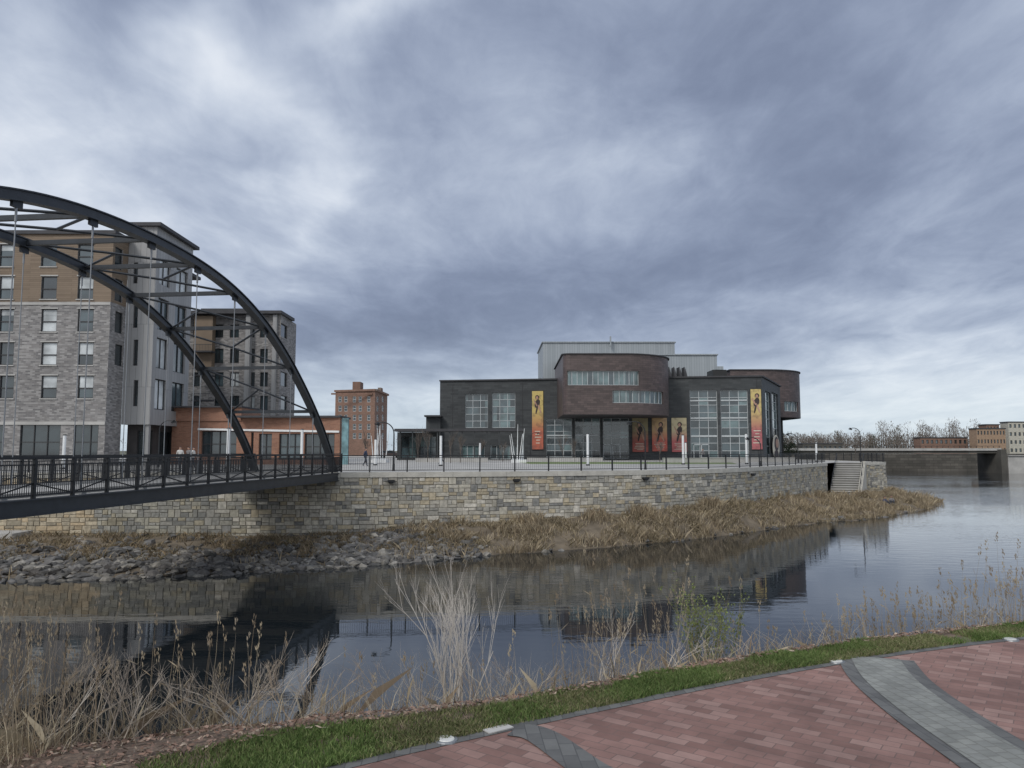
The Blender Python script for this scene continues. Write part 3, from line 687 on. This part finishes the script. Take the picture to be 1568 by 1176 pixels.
for px,Y,h in((655,95,1),(640,100,1),(690,88,1.05),(735,104,.9),(862,104,.9),(880,100,.8),(1010,100,.8),(1310,130,1),(560,90,.9),(705,92,.9),(770,100,.8)):
    mb=MB(); p=Vector((gx(px,Y),Y,ZP)); branch(mb,p,Vector((0,0,1)),1.7*h,.06,4,.55,4,n=3,up=.25); mb.done('bare_young_tree',['bark'])
def car(x,y,c,ang=0):
    e=empty('parked_car'); prof=[(-2.2,.35),(-2.25,.8),(-1.9,.95),(-1.5,1.4),(.3,1.45),(1.1,.98),(2.0,.85),(2.2,.6),(2.2,.35)]
    mb=MB(); n=len(prof)
    for s_ in(-1,1): mb.face([(x+a,y+s_*.85,ZP+b) for a,b in prof])
    for k in range(n): a=prof[k];b=prof[(k+1)%n]; mb.face([(x+a[0],y-.85,ZP+a[1]),(x+b[0],y-.85,ZP+b[1]),(x+b[0],y+.85,ZP+b[1]),(x+a[0],y+.85,ZP+a[1])])
    mb.done('body',[c],e); mb=MB()
    for s_ in(-.86,.86): 
        mb.face([(x+a,y+s_,ZP+b) for a,b in((-1.7,.98),(-1.4,1.35),(-.5,1.38),(-.5,.98))]); mb.face([(x+a,y+s_,ZP+b) for a,b in((-.42,.98),(-.42,1.38),(.25,1.38),(.9,.98))])
    mb.done('side_windows',['gdark'],e); mb=MB()
    for a in(-1.4,1.4):
        for s_ in(-.75,.75): mb.tube((x+a,y+s_-.1,ZP+.33),(x+a,y+s_+.12,ZP+.33),.33,.33,14)
    mb.done('wheels',['rail'],e)
car(gx(598,150),150,'ink')

# ---------------------------------------------------------------- far right: road bridge, quay, trees
M['dconc']=mat('old_concrete',(.085,.08,.07),.9,0,.35,.25,.3)
rb=empty('road_bridge'); mb=MB(); Yb=205
mb.box(gx(1150,Yb),gx(1534,Yb),Yb,Yb+9,gz(690,Yb),gz(686.5,Yb)); mb.done('deck',['conc'],rb)
mb=MB(); mb.box(gx(1150,Yb),gx(1534,Yb),Yb+.4,Yb+8,gz(694,Yb),gz(690.2,Yb)); mb.done('girders',['dconc'],rb)
mb=MB(); mb.beam((gx(1150,Yb),Yb+.2,gz(683,Yb)),(gx(1534,Yb),Yb+.2,gz(683,Yb)),.1,.1)
x=gx(1150,Yb)
while x<gx(1534,Yb): mb.box(x,x+.1,Yb+.15,Yb+.25,gz(686,Yb),gz(683,Yb)); x+=1.5
mb.done('railing',['rail'],rb)
mb=MB(); mb.box(gx(1527,Yb),gx(1527,Yb)+1.5,Yb-1.5,Yb+9,-7,gz(688,Yb)); mb.done('piers',['dconc'],rb)
mb=MB(); mb.box(gx(1530,Yb)+1.6,gx(1530,Yb)+60,Yb-1,Yb+2,-7,gz(698,Yb)); mb.box(gx(1530,Yb)+1.5,gx(1530,Yb)+60,Yb-1.4,Yb+2.1,gz(698,Yb),gz(697,Yb)); mb.done('concrete_quay',['conc'])
M['landstone']=brickmat('weathered_stone_wall',[(.075,.07,.06),(.12,.11,.095)],(.05,.045,.04),2.5,.8,.05,.9,bscale=.12,big=.4)
mb=MB(); mb.face([(44,232,-7),(400,232,-7),(400,232,gz(695,232)),(44,232,gz(695,232))],0,[(0,0),(356,0),(356,6),(0,6)]); mb.face([(44,232,gz(695,232)),(400,232,gz(695,232)),(400,251,gz(695,232)),(44,251,gz(695,232))]); mb.done('far_retaining_wall',['landstone'])
V=[];Cc=[]
def crown(x,y,zb,h,wd,n,pal,pts=.55):
    for _ in range(n):
        t=random.random()**.8; a=random.uniform(0,6.28); r=wd*math.sqrt(random.random())*(.35+.65*sin(pi*min(1,.15+t*.85)))
        c=np.array([x+cos(a)*r,y+sin(a)*r,zb+h*(.12+.88*t*(1-.35*(r/wd)**2))]); s_=pts*random.uniform(.4,1.2)
        v=rng.normal(size=(3,3))*s_*np.array([.35,.35,1.1]); V.append(c+v); k=random.uniform(.6,1.3); p_=random.choice(pal); Cc.append([q*k for q in p_])
greybrown=[(.17,.145,.13),(.21,.185,.165),(.12,.105,.09),(.18,.15,.13)]; ever=[(.035,.05,.03),(.05,.065,.035)]
tb=MB()
for i in range(330):
    px=random.uniform(1150,1750); Y=random.uniform(370,520); big=1.5 if 1340<px<1500 and random.random()<.45 else 1.02
    h=random.uniform(10,14)*big; x=gx(px,Y); crown(x,Y,-3,h*.95,random.uniform(3.5,6),260,greybrown if random.random()>.05 else ever,.42)
    tb.tube((x,Y,-3),(x,Y,-3+h*.7),.3,.1,5)
    for _ in range(10): a=random.uniform(-.6,.6); zb_=random.uniform(.3,.8)*h; tb.tube((x,Y,-3+zb_),(x+a*5,Y,-3+min(h,zb_+random.uniform(2,4))),.1,.03,3)
for i in range(70):
    px=random.uniform(-500,700); Y=random.uniform(380,520); crown(gx(px,Y),Y,-3,11,4,60,greybrown,.6)
ft_=tris('distant_treeline',np.array(V),np.array(Cc),'blade'); tb.done('trunks',['bark'],ft_)
V=[];Cc=[]
for i in range(9):
    px=1199+i*2.2; crown(gx(px,170),170+random.uniform(-3,6),ZP,random.uniform(3,8) if i<5 else 3,1.6,260,ever,.22)
tris('evergreen_trees',np.array(V),np.array(Cc),'blade')
def simpleb(name,px0,px1,py,Y,m,rows,cols,dp=6):
    W=MB();G=MB();Fr=MB();R=MB(); p=[(gx(px0,Y),Y),(gx(px1,Y),Y)]; zt=gz(py,Y); L=cum(p)[1]; ops=[]
    for r in range(rows):
        for c in range(cols):
            ops.append((L*(c+.25)/cols,L*(c+.75)/cols,-2+(zt+2)*(r+.35)/rows,-2+(zt+2)*(r+.8)/rows,1,1,random.choice([0,1,0])))
    polywall(W,G,Fr,p,-2.2,zt,ops,0,.3,0,.15); polywall(W,G,Fr,[(p[0][0],Y+dp),p[0]],-2.2,zt,[],0); R.box(p[0][0]-.3,p[1][0]+.3,Y-.2,Y+dp,zt,zt+.5)
    building(name,W,G,Fr,R,[m],['roofd'])
M['cream']=mat('cream_render',(.46,.44,.38),.8); M['tanr']=mat('tan_render',(.32,.22,.15),.8)
simpleb('office_building',1497,1541,657,350,'tanr',3,9); simpleb('apartment_building',1546,1600,647,362,'cream',4,8); simpleb('apartment_building',1512,1532,651,365,'rbrick',4,4)
simpleb('warehouse_building',1410,1482,671,360,'rbrick',2,10); simpleb('warehouse_building',1230,1290,680,360,'dconc',1,8)

# ---------------------------------------------------------------- people
def skinfig(J,ed,rd,mats,zsplit,e):
    me=bpy.data.meshes.new('body_src'); me.from_pydata(J,ed,[]); o=bpy.data.objects.new('body_src',me); S.collection.objects.link(o); o.modifiers.new('s','SKIN')
    for i,r in enumerate(rd): me.skin_vertices[0].data[i].radius=(r,r)
    me.skin_vertices[0].data[0].use_root=True
    o.modifiers.new('u','SUBSURF').levels=2
    bpy.context.view_layer.update(); dg=bpy.context.evaluated_depsgraph_get(); m2=bpy.data.meshes.new_from_object(o.evaluated_get(dg))
    bpy.data.objects.remove(o)
    m2.materials.clear()
    for m_ in mats: m2.materials.append(M[m_])
    for p in m2.polygons: p.material_index=zsplit(p.center); p.use_smooth=True
    m2.name='body'; b=bpy.data.objects.new('body',m2); S.collection.objects.link(b); b.parent=e
def head(e,z,y=0):
    bm=bmesh.new(); bmesh.ops.create_uvsphere(bm,u_segments=14,v_segments=10,radius=.105)
    for v in bm.verts: v.co=Vector((v.co.x*.82,v.co.y+y,v.co.z*1.18+z))
    for sx in(-1,1): bmesh.ops.create_uvsphere(bm,u_segments=6,v_segments=4,radius=.02,matrix=__import__('mathutils').Matrix.Translation((sx*.088,y+.01,z-.01)))
    bmesh.ops.create_cone(bm,segments=6,radius1=.018,radius2=.004,depth=.04,cap_ends=True,matrix=__import__('mathutils').Matrix.Translation((0,y-.11,z-.01)))
    for f in bm.faces:
        cc=f.calc_center_median(); f.material_index=1 if (cc.z>z+.05 or (cc.y>y+.03 and cc.z>z-.06)) else 0; f.smooth=True
    mh=bpy.data.meshes.new('head'); bm.to_mesh(mh); bm.free(); mh.materials.append(M['skin']); mh.materials.append(M['ink']); h=bpy.data.objects.new('head',mh); S.collection.objects.link(h); h.parent=e
def sitter(p,c,ang):
    e=empty('seated_person')
    J=[(0,0,.12),(0,.02,.38),(0,.04,.58),(0,.05,.70),(-.1,-.05,.14),(-.13,-.42,.42),(-.14,-.6,.04),(.1,-.05,.14),(.13,-.42,.42),(.14,-.6,.04),(-.19,.04,.56),(-.24,-.14,.36),(-.14,-.36,.42),(.19,.04,.56),(.24,-.14,.36),(.14,-.36,.42),(-.14,-.72,.03),(.14,-.72,.03)]
    ed=[(0,1),(1,2),(2,3),(0,4),(4,5),(5,6),(0,7),(7,8),(8,9),(2,10),(10,11),(11,12),(2,13),(13,14),(14,15),(6,16),(9,17)]
    rd=[.15,.15,.13,.055,.1,.07,.05,.1,.07,.05,.07,.05,.035,.07,.05,.035,.035,.035]
    skinfig(J,ed,rd,[c,'trous','skin'],lambda q:2 if q.z>.66 else (1 if (q.y<-.1 and q.z<.5 and abs(q.x)<.22) or q.z<.2 else 0),e); head(e,.84,.03)
    e.location=p; e.rotation_euler=(0,0,ang)
def walker(p,c,ang,h=1.74):
    e=empty('walking_person')
    J=[(0,0,.95),(0,0,1.18),(0,0,1.42),(0,-.01,1.54),(-.09,0,.9),(-.1,-.14,.5),(-.1,-.2,.08),(-.1,-.34,.04),(.09,0,.9),(.1,.06,.5),(.1,.3,.12),(.1,.22,.04),(-.19,0,1.4),(-.24,.1,1.12),(-.22,.04,.86),(.19,0,1.4),(.24,-.06,1.12),(.22,-.2,.9)]
    ed=[(0,1),(1,2),(2,3),(0,4),(4,5),(5,6),(6,7),(0,8),(8,9),(9,10),(10,11),(2,12),(12,13),(13,14),(2,15),(15,16),(16,17)]
    rd=[.14,.13,.14,.055,.1,.07,.045,.04,.1,.07,.045,.04,.07,.05,.035,.07,.05,.035]
    skinfig(J,ed,rd,[c,'trous','skin'],lambda q:2 if q.z>1.5 else (1 if q.z<.9 and abs(q.x)<.19 else 0),e); head(e,1.64,-.02)
    e.location=p; e.rotation_euler=(0,0,ang); e.scale=(h/1.76,)*3
M['jack']=mat('navy_jacket',(.04,.05,.09),.8); M['jack2']=mat('grey_jacket',(.16,.15,.15),.8); M['jackw']=mat('pale_jacket',(.55,.53,.5),.8); M['trous']=mat('dark_trousers',(.03,.035,.05),.8)
def bankz(x,y):
    best=min(((bankpt(i,t)-Vector((x,y,bankpt(i,t).z))).length,bankpt(i,t).z) for i in np.arange(90,NB,1.0) for t in np.arange(0,1,.05)); return best[1]
for px,Y,c,a in((1352,80,'jack',.2),(1362,80.6,'jack2',-.3)):
    x=gx(px,Y); sitter((x,Y,bankz(x,Y)+.05),c,a)
for px,Y,c,a in((276,62,'jackw',.6),(289,62.5,'jack2',-.4),(296,63.5,'jackw',1.5),(560,70,'jack',1.4),(676,84,'jack',-1.2),(1076,100,'jack2',.4)):
    walker((gx(px,Y),Y,ZP),c,a,random.uniform(1.62,1.78))

# ---------------------------------------------------------------- near bank and promenade
ed=catmull([(-60,-7,0),(-30,-4.5,0),(-14,-2,0),(-6,1.3,0),(-3,3.6,0),(-1.18,5.06,0),(1.15,6.5,0),(3.24,7.6,0),(5.5,8.5,0),(9,9.55,0),(15,10.8,0),(30,12.2,0),(70,13,0)],14)
NE=len(ed)-1
def sm(x,a,b): t=max(0,min(1,(x-a)/(b-a))); return t*t*(3-2*t)
def nb(i,off):
    i=max(0,min(NE-.001,i)); k=int(i); f=i-k; p=ed[k].lerp(ed[k+1],f)
    def nr(j): a=ed[max(0,j-1)];b=ed[min(NE,j+1)]; d=(b-a).normalized(); return Vector((-d.y,d.x,0))
    n_=nr(k).lerp(nr(k+1),f).normalized(); g=.95-.42*sm(p.x,-2.5,1); lw=1.6-1.2*sm(p.x,-3,1)
    q=p+n_*off
    if off<=g: z=ZN-.03*off/g
    elif off<=g+lw: z=ZN-.03-.28*((off-g)/lw)**1.3
    else:
        z=ZN-.31-(off-g-lw)*1.15
    if off>g: z+=.07*noise.noise(q*1.5)*min(1,(off-g)*3)
    if z<-8.5: z=-8.5
    return Vector((q.x,q.y,z)),g,lw
M['brickp']=brickmat('red_brick_pavers',[(.19,.105,.087),(.255,.148,.125),(.225,.125,.104),(.29,.182,.155)],(.15,.098,.084),.2,.1,.004,.8,rot=.62,uv=False,big=.34,bscale=1.3,bump=.35)
M['greyp']=brickmat('grey_pavers',[(.10,.10,.098),(.14,.14,.135)],(.075,.075,.075),.2,.1,.004,.8,rot=1.5,uv=False,big=.25,bscale=2,bump=.3)
M['cobble']=brickmat('grey_cobbles',[(.19,.195,.18),(.235,.24,.22),(.21,.215,.2)],(.165,.165,.15),.1,.1,.006,.85,rot=1.45,uv=False,big=.3,bscale=2.5,bump=.3)
mb=MB(); mb.face([(p.x,p.y,ZN) for p in ed]+[(200,13,ZN),(200,-200,ZN),(-200,-200,ZN),(-200,-7,ZN)]); mb.done('brick_promenade',['brickp'])
mb=MB()
def strip(mb,pts,w0,w1,z,m):
    L=len(pts)
    for i in range(L-1):
        def nn(j): a=pts[max(0,j-1)];b=pts[min(L-1,j+1)]; d=(Vector(b)-Vector(a)).normalized(); return Vector((-d.y,d.x,0))
        a,b=Vector(pts[i]),Vector(pts[i+1]); na,nb_=nn(i),nn(i+1)
        mb.face([(*(a+na*w0).xy,z),(*(b+nb_*w0).xy,z),(*(b+nb_*w1).xy,z),(*(a+na*w1).xy,z)],m)
strip(mb,ed,-.1,0,ZN+.004,0)
c1=catmull([(3.05,-4,0),(3.12,3,0),(3.17,5,0),(3.2,6,0),(3.3,6.9,0),(3.5,7.62,0)],8)
strip(mb,c1,-.34,.34,ZN+.008,0); strip(mb,c1,-.22,.22,ZN+.012,1)
c2=catmull([(1.6,-3,0),(1.05,3,0),(.75,4.5,0),(.45,5.1,0),(.2,5.6,0),(.02,5.72,0)],8)
strip(mb,c2,-.13,.13,ZN+.008,0)
mb.done('paver_bands',['greyp','cobble'])
M['lens']=mat('inground_light_lens',(.6,.6,.57),.25,0,.1)
for px,py in((683,1134),(1280,1013.5),(1547,980)):
    b_=-2.0/ray(px,py)[1]; x=ray(px,py)[0]*b_; q=MB(); q.tube((x,b_,ZN),(x,b_,ZN+.012),.085,.08,20,0); q.tube((x,b_,ZN+.012),(x,b_,ZN+.018),.06,.055,20,1); q.done('inground_light',['cable','lens'])
Yq=-2/ray(763,1118)[1]; xq=ray(763,1118)[0]*Yq; q=MB(); q.obox((xq,Yq,ZN+.01),(.085,.06,0),(-.025,.035,0),(0,0,.004)); q.done('access_cover',['conc'])
M['lawnsoil']=mat('lawn_soil',(.10,.10,.05),.95,0,.35,3)
M['litter']=mat('leaf_litter_soil',(.16,.115,.085),.95,0,.45,7,.8,30)
mb=MB(); mg=MB()
offs=lambda g,lw:[0,g*.5,g,g+lw*.33,g+lw*.66,g+lw,g+lw+.5,g+lw+1,g+lw+1.8,g+lw+2.8,g+lw+4,g+lw+6]
st_=[i*.5 for i in range(2*NE)]
rows=[]
for i in st_:
    _,g,lw=nb(i,0); rows.append([nb(i,o)[0] for o in offs(g,lw)])
for a,b in zip(rows,rows[1:]):
    for j in range(len(a)-1):
        (mg if j<1 else mb).face([a[j],b[j],b[j+1],a[j+1]])
mg.done('lawn_strip',['lawnsoil'],None,True); mb.done('near_river_bank',['litter'],None,True)
i0,i1=3*14,11*14
def vis(p): 
    return p.y>2 and abs(p.x/p.y)<.72
Bg=[];lit=[];dry=[]
while len(Bg)<95000:
    i=random.uniform(i0,i1); _,g,lw=nb(i,0); o_=random.uniform(-.02,g+.14); p=nb(i,o_)[0]
    lim=g+.22*noise.noise(Vector((p.x*1.5,p.y*1.5,3)))-.02
    if o_<lim and vis(p) and random.random()<min(1,(9/max(p.y,4))**1.0)*(.6+1.0*noise.noise(p*2.6)): Bg.append(p)
Bg=np.array(Bg); kk=np.array([noise.noise(Vector((x*1.1,y*1.1,20))) for x,y,z in Bg])+rng.normal(size=len(Bg))*.15
blades('lawn_grass',Bg[kk>0],(.02,.06),.007,1.0,[(.10,.155,.045),(.135,.19,.06),(.08,.13,.035),(.16,.195,.075)])
blades('lawn_grass',Bg[kk<=0],(.015,.045),.007,1.2,[(.14,.165,.065),(.18,.19,.085),(.10,.13,.045),(.25,.225,.13),(.2,.19,.1)])
while len(lit)<13000:
    i=random.uniform(i0,i1); _,g,lw=nb(i,0); p=nb(i,g-.1+(lw+.7)*random.random()**1.2)[0]
    if vis(p): lit.append(p)
V=[];Cc=[]
for p in lit:
    s_=random.uniform(.012,.036); v=rng.normal(size=(2,3)); a=v[0]/np.linalg.norm(v[0])*s_; b=v[1]/np.linalg.norm(v[1])*s_*.6; a[2]*=.4;b[2]*=.4; c=np.array(p)+[0,0,.015+random.random()*.03]
    V.append([c-a,c+b,c+a,c-b]); k=random.uniform(.6,1.3); pc=random.choice([(.22,.14,.105),(.27,.18,.14),(.17,.115,.09),(.34,.27,.21)]); Cc.append([q*k for q in pc])
tris('leaf_litter',np.array(V),np.array(Cc),'blade')
while len(dry)<6500:
    i=random.uniform(i0,i1); _,g,lw=nb(i,0); p=nb(i,g+lw*.4+random.random()*1.2)[0]
    if vis(p) and noise.noise(p*1.2)>-.05: dry.append(p)
blades('dry_grass',np.array(dry),(.08,.38),.005,1.7,[(.34,.28,.19),(.42,.36,.26),(.26,.2,.14)])
def place(px,off):
    best=None
    for k in range(i0*2,i1*2):
        p,g,lw=nb(k/2,0); p=nb(k/2,g+lw+off)[0]
        if p.y<1: continue
        d_=abs(784+F*p.x/p.y-px)
        if best is None or d_<best[0]: best=(d_,p)
    return best[1]
reedc=[(.30,.24,.165),(.23,.18,.125),(.37,.31,.22),(.27,.23,.18)]
def reed(mb,p,h):
    c=random.choice(reedc); d=Vector((random.uniform(-.16,.16),random.uniform(-.14,.14),1)); q=p
    for k in range(4):
        d=(d+Vector((random.uniform(-.07,.07),random.uniform(-.05,.05),0))).normalized(); n_=q+d*h/4; mb.tube(q,n_,.0036*(1-.2*k),.0036*(.8-.2*k),3,0,c); 
        if random.random()<.5:
            lf=(d*.6+Vector((random.uniform(-1,1),random.uniform(-1,1),.1))).normalized()*random.uniform(.06,.16); mb.face([q,q+lf*.5+Vector((0,0,.008)),q+lf,q+lf*.5-Vector((0,0,.004))],0,None,c)
        q=n_
    for k in range(12):
        v=Vector((random.uniform(-.014,.014),random.uniform(-.014,.014),random.uniform(-.02,.1)))
        mb.face([q+v,q+v+Vector((.007,0,.018)),q+v+Vector((random.uniform(-.012,.012),.006,.035))],0,None,tuple(x*.8 for x in c))
mb=MB()
for _ in range(190): px=random.gauss(50,75); off=random.uniform(-.7,.5); reed(mb,place(px,off),random.uniform(.35,1.05))
for _ in range(60): px=random.uniform(120,440); reed(mb,place(px,random.uniform(-.4,.5)),random.uniform(.3,.85))
mb.done('dry_reeds',['blade'])
mb=MB()
for _ in range(75): px=random.gauss(955,55); reed(mb,place(px,random.uniform(.2,.9)),random.uniform(.85,1.6))
for _ in range(60): px=random.uniform(480,1300); reed(mb,place(px,random.uniform(0,.4)),random.uniform(.3,.7))
mb.done('dry_reeds',['blade'])
mb=MB()
for _ in range(300): px=random.uniform(1250,1620); reed(mb,place(px,random.uniform(-.1,.5)),random.uniform(.3,.65)+(.6 if px>1430 and random.random()<.12 else 0)+.35*sm(px,1380,1600))
mb.done('dry_reeds',['blade'])
pale=[(.45,.40,.34),(.36,.31,.26),(.3,.24,.18)]
mb=MB()
for _ in range(42):
    px=random.uniform(20,470); branch(mb,place(px,random.uniform(-.7,.3)),Vector((random.uniform(-.9,.9),random.uniform(-.3,.3),.5)).normalized(),random.uniform(.22,.45),.0055,3,.65,3,n=3,up=.05,col=random.choice(pale))
mb.done('bare_shrub',['blade'])
mb=MB()
for _ in range(36):
    px=random.uniform(540,1040); branch(mb,place(px,random.uniform(.0,.5)),Vector((random.uniform(-.9,.9),random.uniform(-.3,.3),.7)).normalized(),random.uniform(.28,.55),.0048,3,.65,3,n=3,up=.02,col=random.choice(pale))
mb.done('bare_shrub',['blade'])
mb=MB()
for k in range(7):
    p=place(700+random.uniform(-10,10),.4); branch(mb,p,Vector((random.uniform(-.16,.16),random.uniform(-.15,.15),1)).normalized(),random.uniform(.55,.85),.010,4,.42,3,n=4,up=.2,col=(.54,.50,.45))
mb.done('bare_sapling',['blade'])
mb=MB(); gp=place(1075,.5)
for k in range(12): branch(mb,gp+Vector((random.uniform(-.15,.15),0,0)),Vector((random.uniform(-.35,.35),random.uniform(-.3,.3),1)).normalized(),random.uniform(.5,.75),.005,3,.4,3,n=3,up=.25,col=(.25,.22,.12))
sh=mb.done('leafing_shrub',['blade'])
vs=np.array([v.co[:] for v in sh.data.vertices]); vs=vs[vs[:,2]>gp.z+.5]; sel=vs[rng.integers(0,len(vs),2600)]+rng.normal(size=(2600,3))*.012
blades('leaves',sel,(.008,.024),.014,1.5,[(.17,.21,.07),(.22,.25,.09),(.12,.15,.05)],parent=sh)

# ---------------------------------------------------------------- sky / light
wd=bpy.data.worlds.new('World'); S.world=wd; wd.use_nodes=True; nt=wd.node_tree; n=nt.nodes; l=nt.links
for x in list(n): n.remove(x)
out=n.new('ShaderNodeOutputWorld'); tc=n.new('ShaderNodeTexCoord')
def mt(op,a,b=None,c=None):
    k=n.new('ShaderNodeMath'); k.operation=op
    for i,v in enumerate((a,b,c)):
        if v is None: continue
        if isinstance(v,(int,float)): k.inputs[i].default_value=v
        else: l.new(v,k.inputs[i])
    return k.outputs[0]
sp=n.new('ShaderNodeSeparateXYZ'); l.new(tc.outputs['Generated'],sp.inputs[0]); X,Y_,Z=sp.outputs
az=mt('MULTIPLY',mt('ARCTAN2',X,Y_),180/pi); el=mt('MULTIPLY',mt('ARCSINE',Z),180/pi)
zc=mt('ADD',mt('MAXIMUM',Z,0),.16); cb=n.new('ShaderNodeCombineXYZ'); l.new(mt('DIVIDE',X,zc),cb.inputs[0]); l.new(mt('DIVIDE',Y_,zc),cb.inputs[1])
def nz(scale,det,rough,dist=0,off=0,stretch=(1,1,1),rot=0):
    mp=n.new('ShaderNodeMapping'); mp.inputs['Location'].default_value=(off,off*.7,off); mp.inputs['Scale'].default_value=stretch; mp.inputs['Rotation'].default_value=(0,0,rot)
    k=n.new('ShaderNodeTexNoise'); k.inputs['Scale'].default_value=scale; k.inputs['Detail'].default_value=det; k.inputs['Roughness'].default_value=rough; k.inputs['Distortion'].default_value=dist
    l.new(cb.outputs[0],mp.inputs[0]); l.new(mp.outputs[0],k.inputs['Vector']); return k.outputs['Fac']
wa=nz(1.5,5,.55,.3,3,(1,.8,1)); we=nz(1.6,5,.55,.3,11,(1,.8,1))
az2=mt('ADD',az,mt('MULTIPLY',mt('SUBTRACT',wa,.5),24)); el2=mt('ADD',el,mt('MULTIPLY',mt('SUBTRACT',we,.5),mt('MINIMUM',mt('ADD',mt('MULTIPLY',mt('ABSOLUTE',el),.6),1.2),15)))
def ga(a0,e0,sa,se,amp,sl=0):
    da=mt('DIVIDE',mt('SUBTRACT',az2,a0),sa); de=mt('DIVIDE',mt('SUBTRACT',mt('SUBTRACT',el2,e0),mt('MULTIPLY',mt('SUBTRACT',az2,a0),sl)),se)
    return mt('MULTIPLY',mt('EXPONENT',mt('MULTIPLY',mt('ADD',mt('MULTIPLY',da,da),mt('MULTIPLY',de,de)),-1)),amp)
Lm=mt('ADD',.47,0)
for g in((-20,25,4,3.5,.42),(-16.5,19,3,5,.28),(-33,19,9,8,.30),(-9,29,5,2.5,.34,.5),(-27,12,9,4,.32),(-8,19,8,6,.10),(4,21,7,5,.12,-.3),(29,2.5,15,4.5,.42),(-2,3.8,11,1.8,.32),(30,9.5,15,1.0,.14),(6,12,15,3.4,-.20),(-9,9,9,3,-.20),(16,26,12,8,-.17),(24,18,9,4,-.09),(-30,4,14,4,.3),(-33,34,9,4,-.2),(0,34,6,4,-.1),(-27,29,4,3,-.15)):
    Lm=mt('ADD',Lm,ga(*g))
Lm=mt('ADD',Lm,mt('MULTIPLY',mt('SUBTRACT',nz(2.2,7,.58,.5,20,(1.2,.8,1),-.5),.5),.6))
Lm=mt('ADD',Lm,mt('MULTIPLY',mt('SUBTRACT',nz(6,6,.62,.7,40,(1.3,.7,1),-.35),.5),.22))
Lm=mt('ADD',Lm,mt('MULTIPLY',mt('MAXIMUM',mt('MULTIPLY',Y_,-1),0),.7)); Lm=mt('ADD',Lm,mt('MULTIPLY',mt('MAXIMUM',mt('SUBTRACT',Z,.6),0),1.0))  # first term: out-of-view sky behind the camera, brightened to add scene light
r=n.new('ShaderNodeValToRGB'); cr=r.color_ramp; cr.interpolation='B_SPLINE'
pts=[(0,(.14,.17,.26)),(.28,(.22,.265,.38)),(.5,(.34,.40,.535)),(.75,(.60,.67,.79)),(1,(.9,.94,1))]
while len(cr.elements)<5: cr.elements.new(.5)
for e_,(p_,c_) in zip(cr.elements,pts): e_.position=p_; e_.color=c_+(1,)
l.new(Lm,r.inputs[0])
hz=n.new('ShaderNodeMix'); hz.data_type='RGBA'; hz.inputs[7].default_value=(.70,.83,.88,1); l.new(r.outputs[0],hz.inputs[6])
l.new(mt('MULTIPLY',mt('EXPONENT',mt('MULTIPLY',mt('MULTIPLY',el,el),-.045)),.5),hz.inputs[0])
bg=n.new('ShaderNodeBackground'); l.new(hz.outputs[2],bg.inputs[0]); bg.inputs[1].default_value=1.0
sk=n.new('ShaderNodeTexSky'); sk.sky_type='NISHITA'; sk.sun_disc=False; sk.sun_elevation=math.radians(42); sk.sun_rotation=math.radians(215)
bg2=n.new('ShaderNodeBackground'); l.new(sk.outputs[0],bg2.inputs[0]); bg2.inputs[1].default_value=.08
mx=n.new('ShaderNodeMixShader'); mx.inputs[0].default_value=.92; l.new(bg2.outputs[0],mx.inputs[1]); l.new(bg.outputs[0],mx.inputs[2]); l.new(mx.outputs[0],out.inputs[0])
ld_=bpy.data.lights.new('sun','SUN'); ld_.energy=1.5; ld_.angle=math.radians(14); ld_.color=(1,.96,.9); so=bpy.data.objects.new('sun',ld_); S.collection.objects.link(so)
a=math.radians(215); e_=math.radians(42); dv=Vector((sin(a)*cos(e_),cos(a)*cos(e_),sin(e_))); so.rotation_euler=dv.to_track_quat('Z','Y').to_euler()
cam=bpy.data.cameras.new('camera'); co=bpy.data.objects.new('camera',cam); S.collection.objects.link(co); cam.sensor_width=36; cam.lens=36*F/1568; cam.clip_end=8000; cam.clip_start=.1
co.rotation_euler=(pi/2+P,0,0); S.camera=co
S.view_settings.view_transform='Standard'; S.view_settings.look='None'; S.view_settings.exposure=0
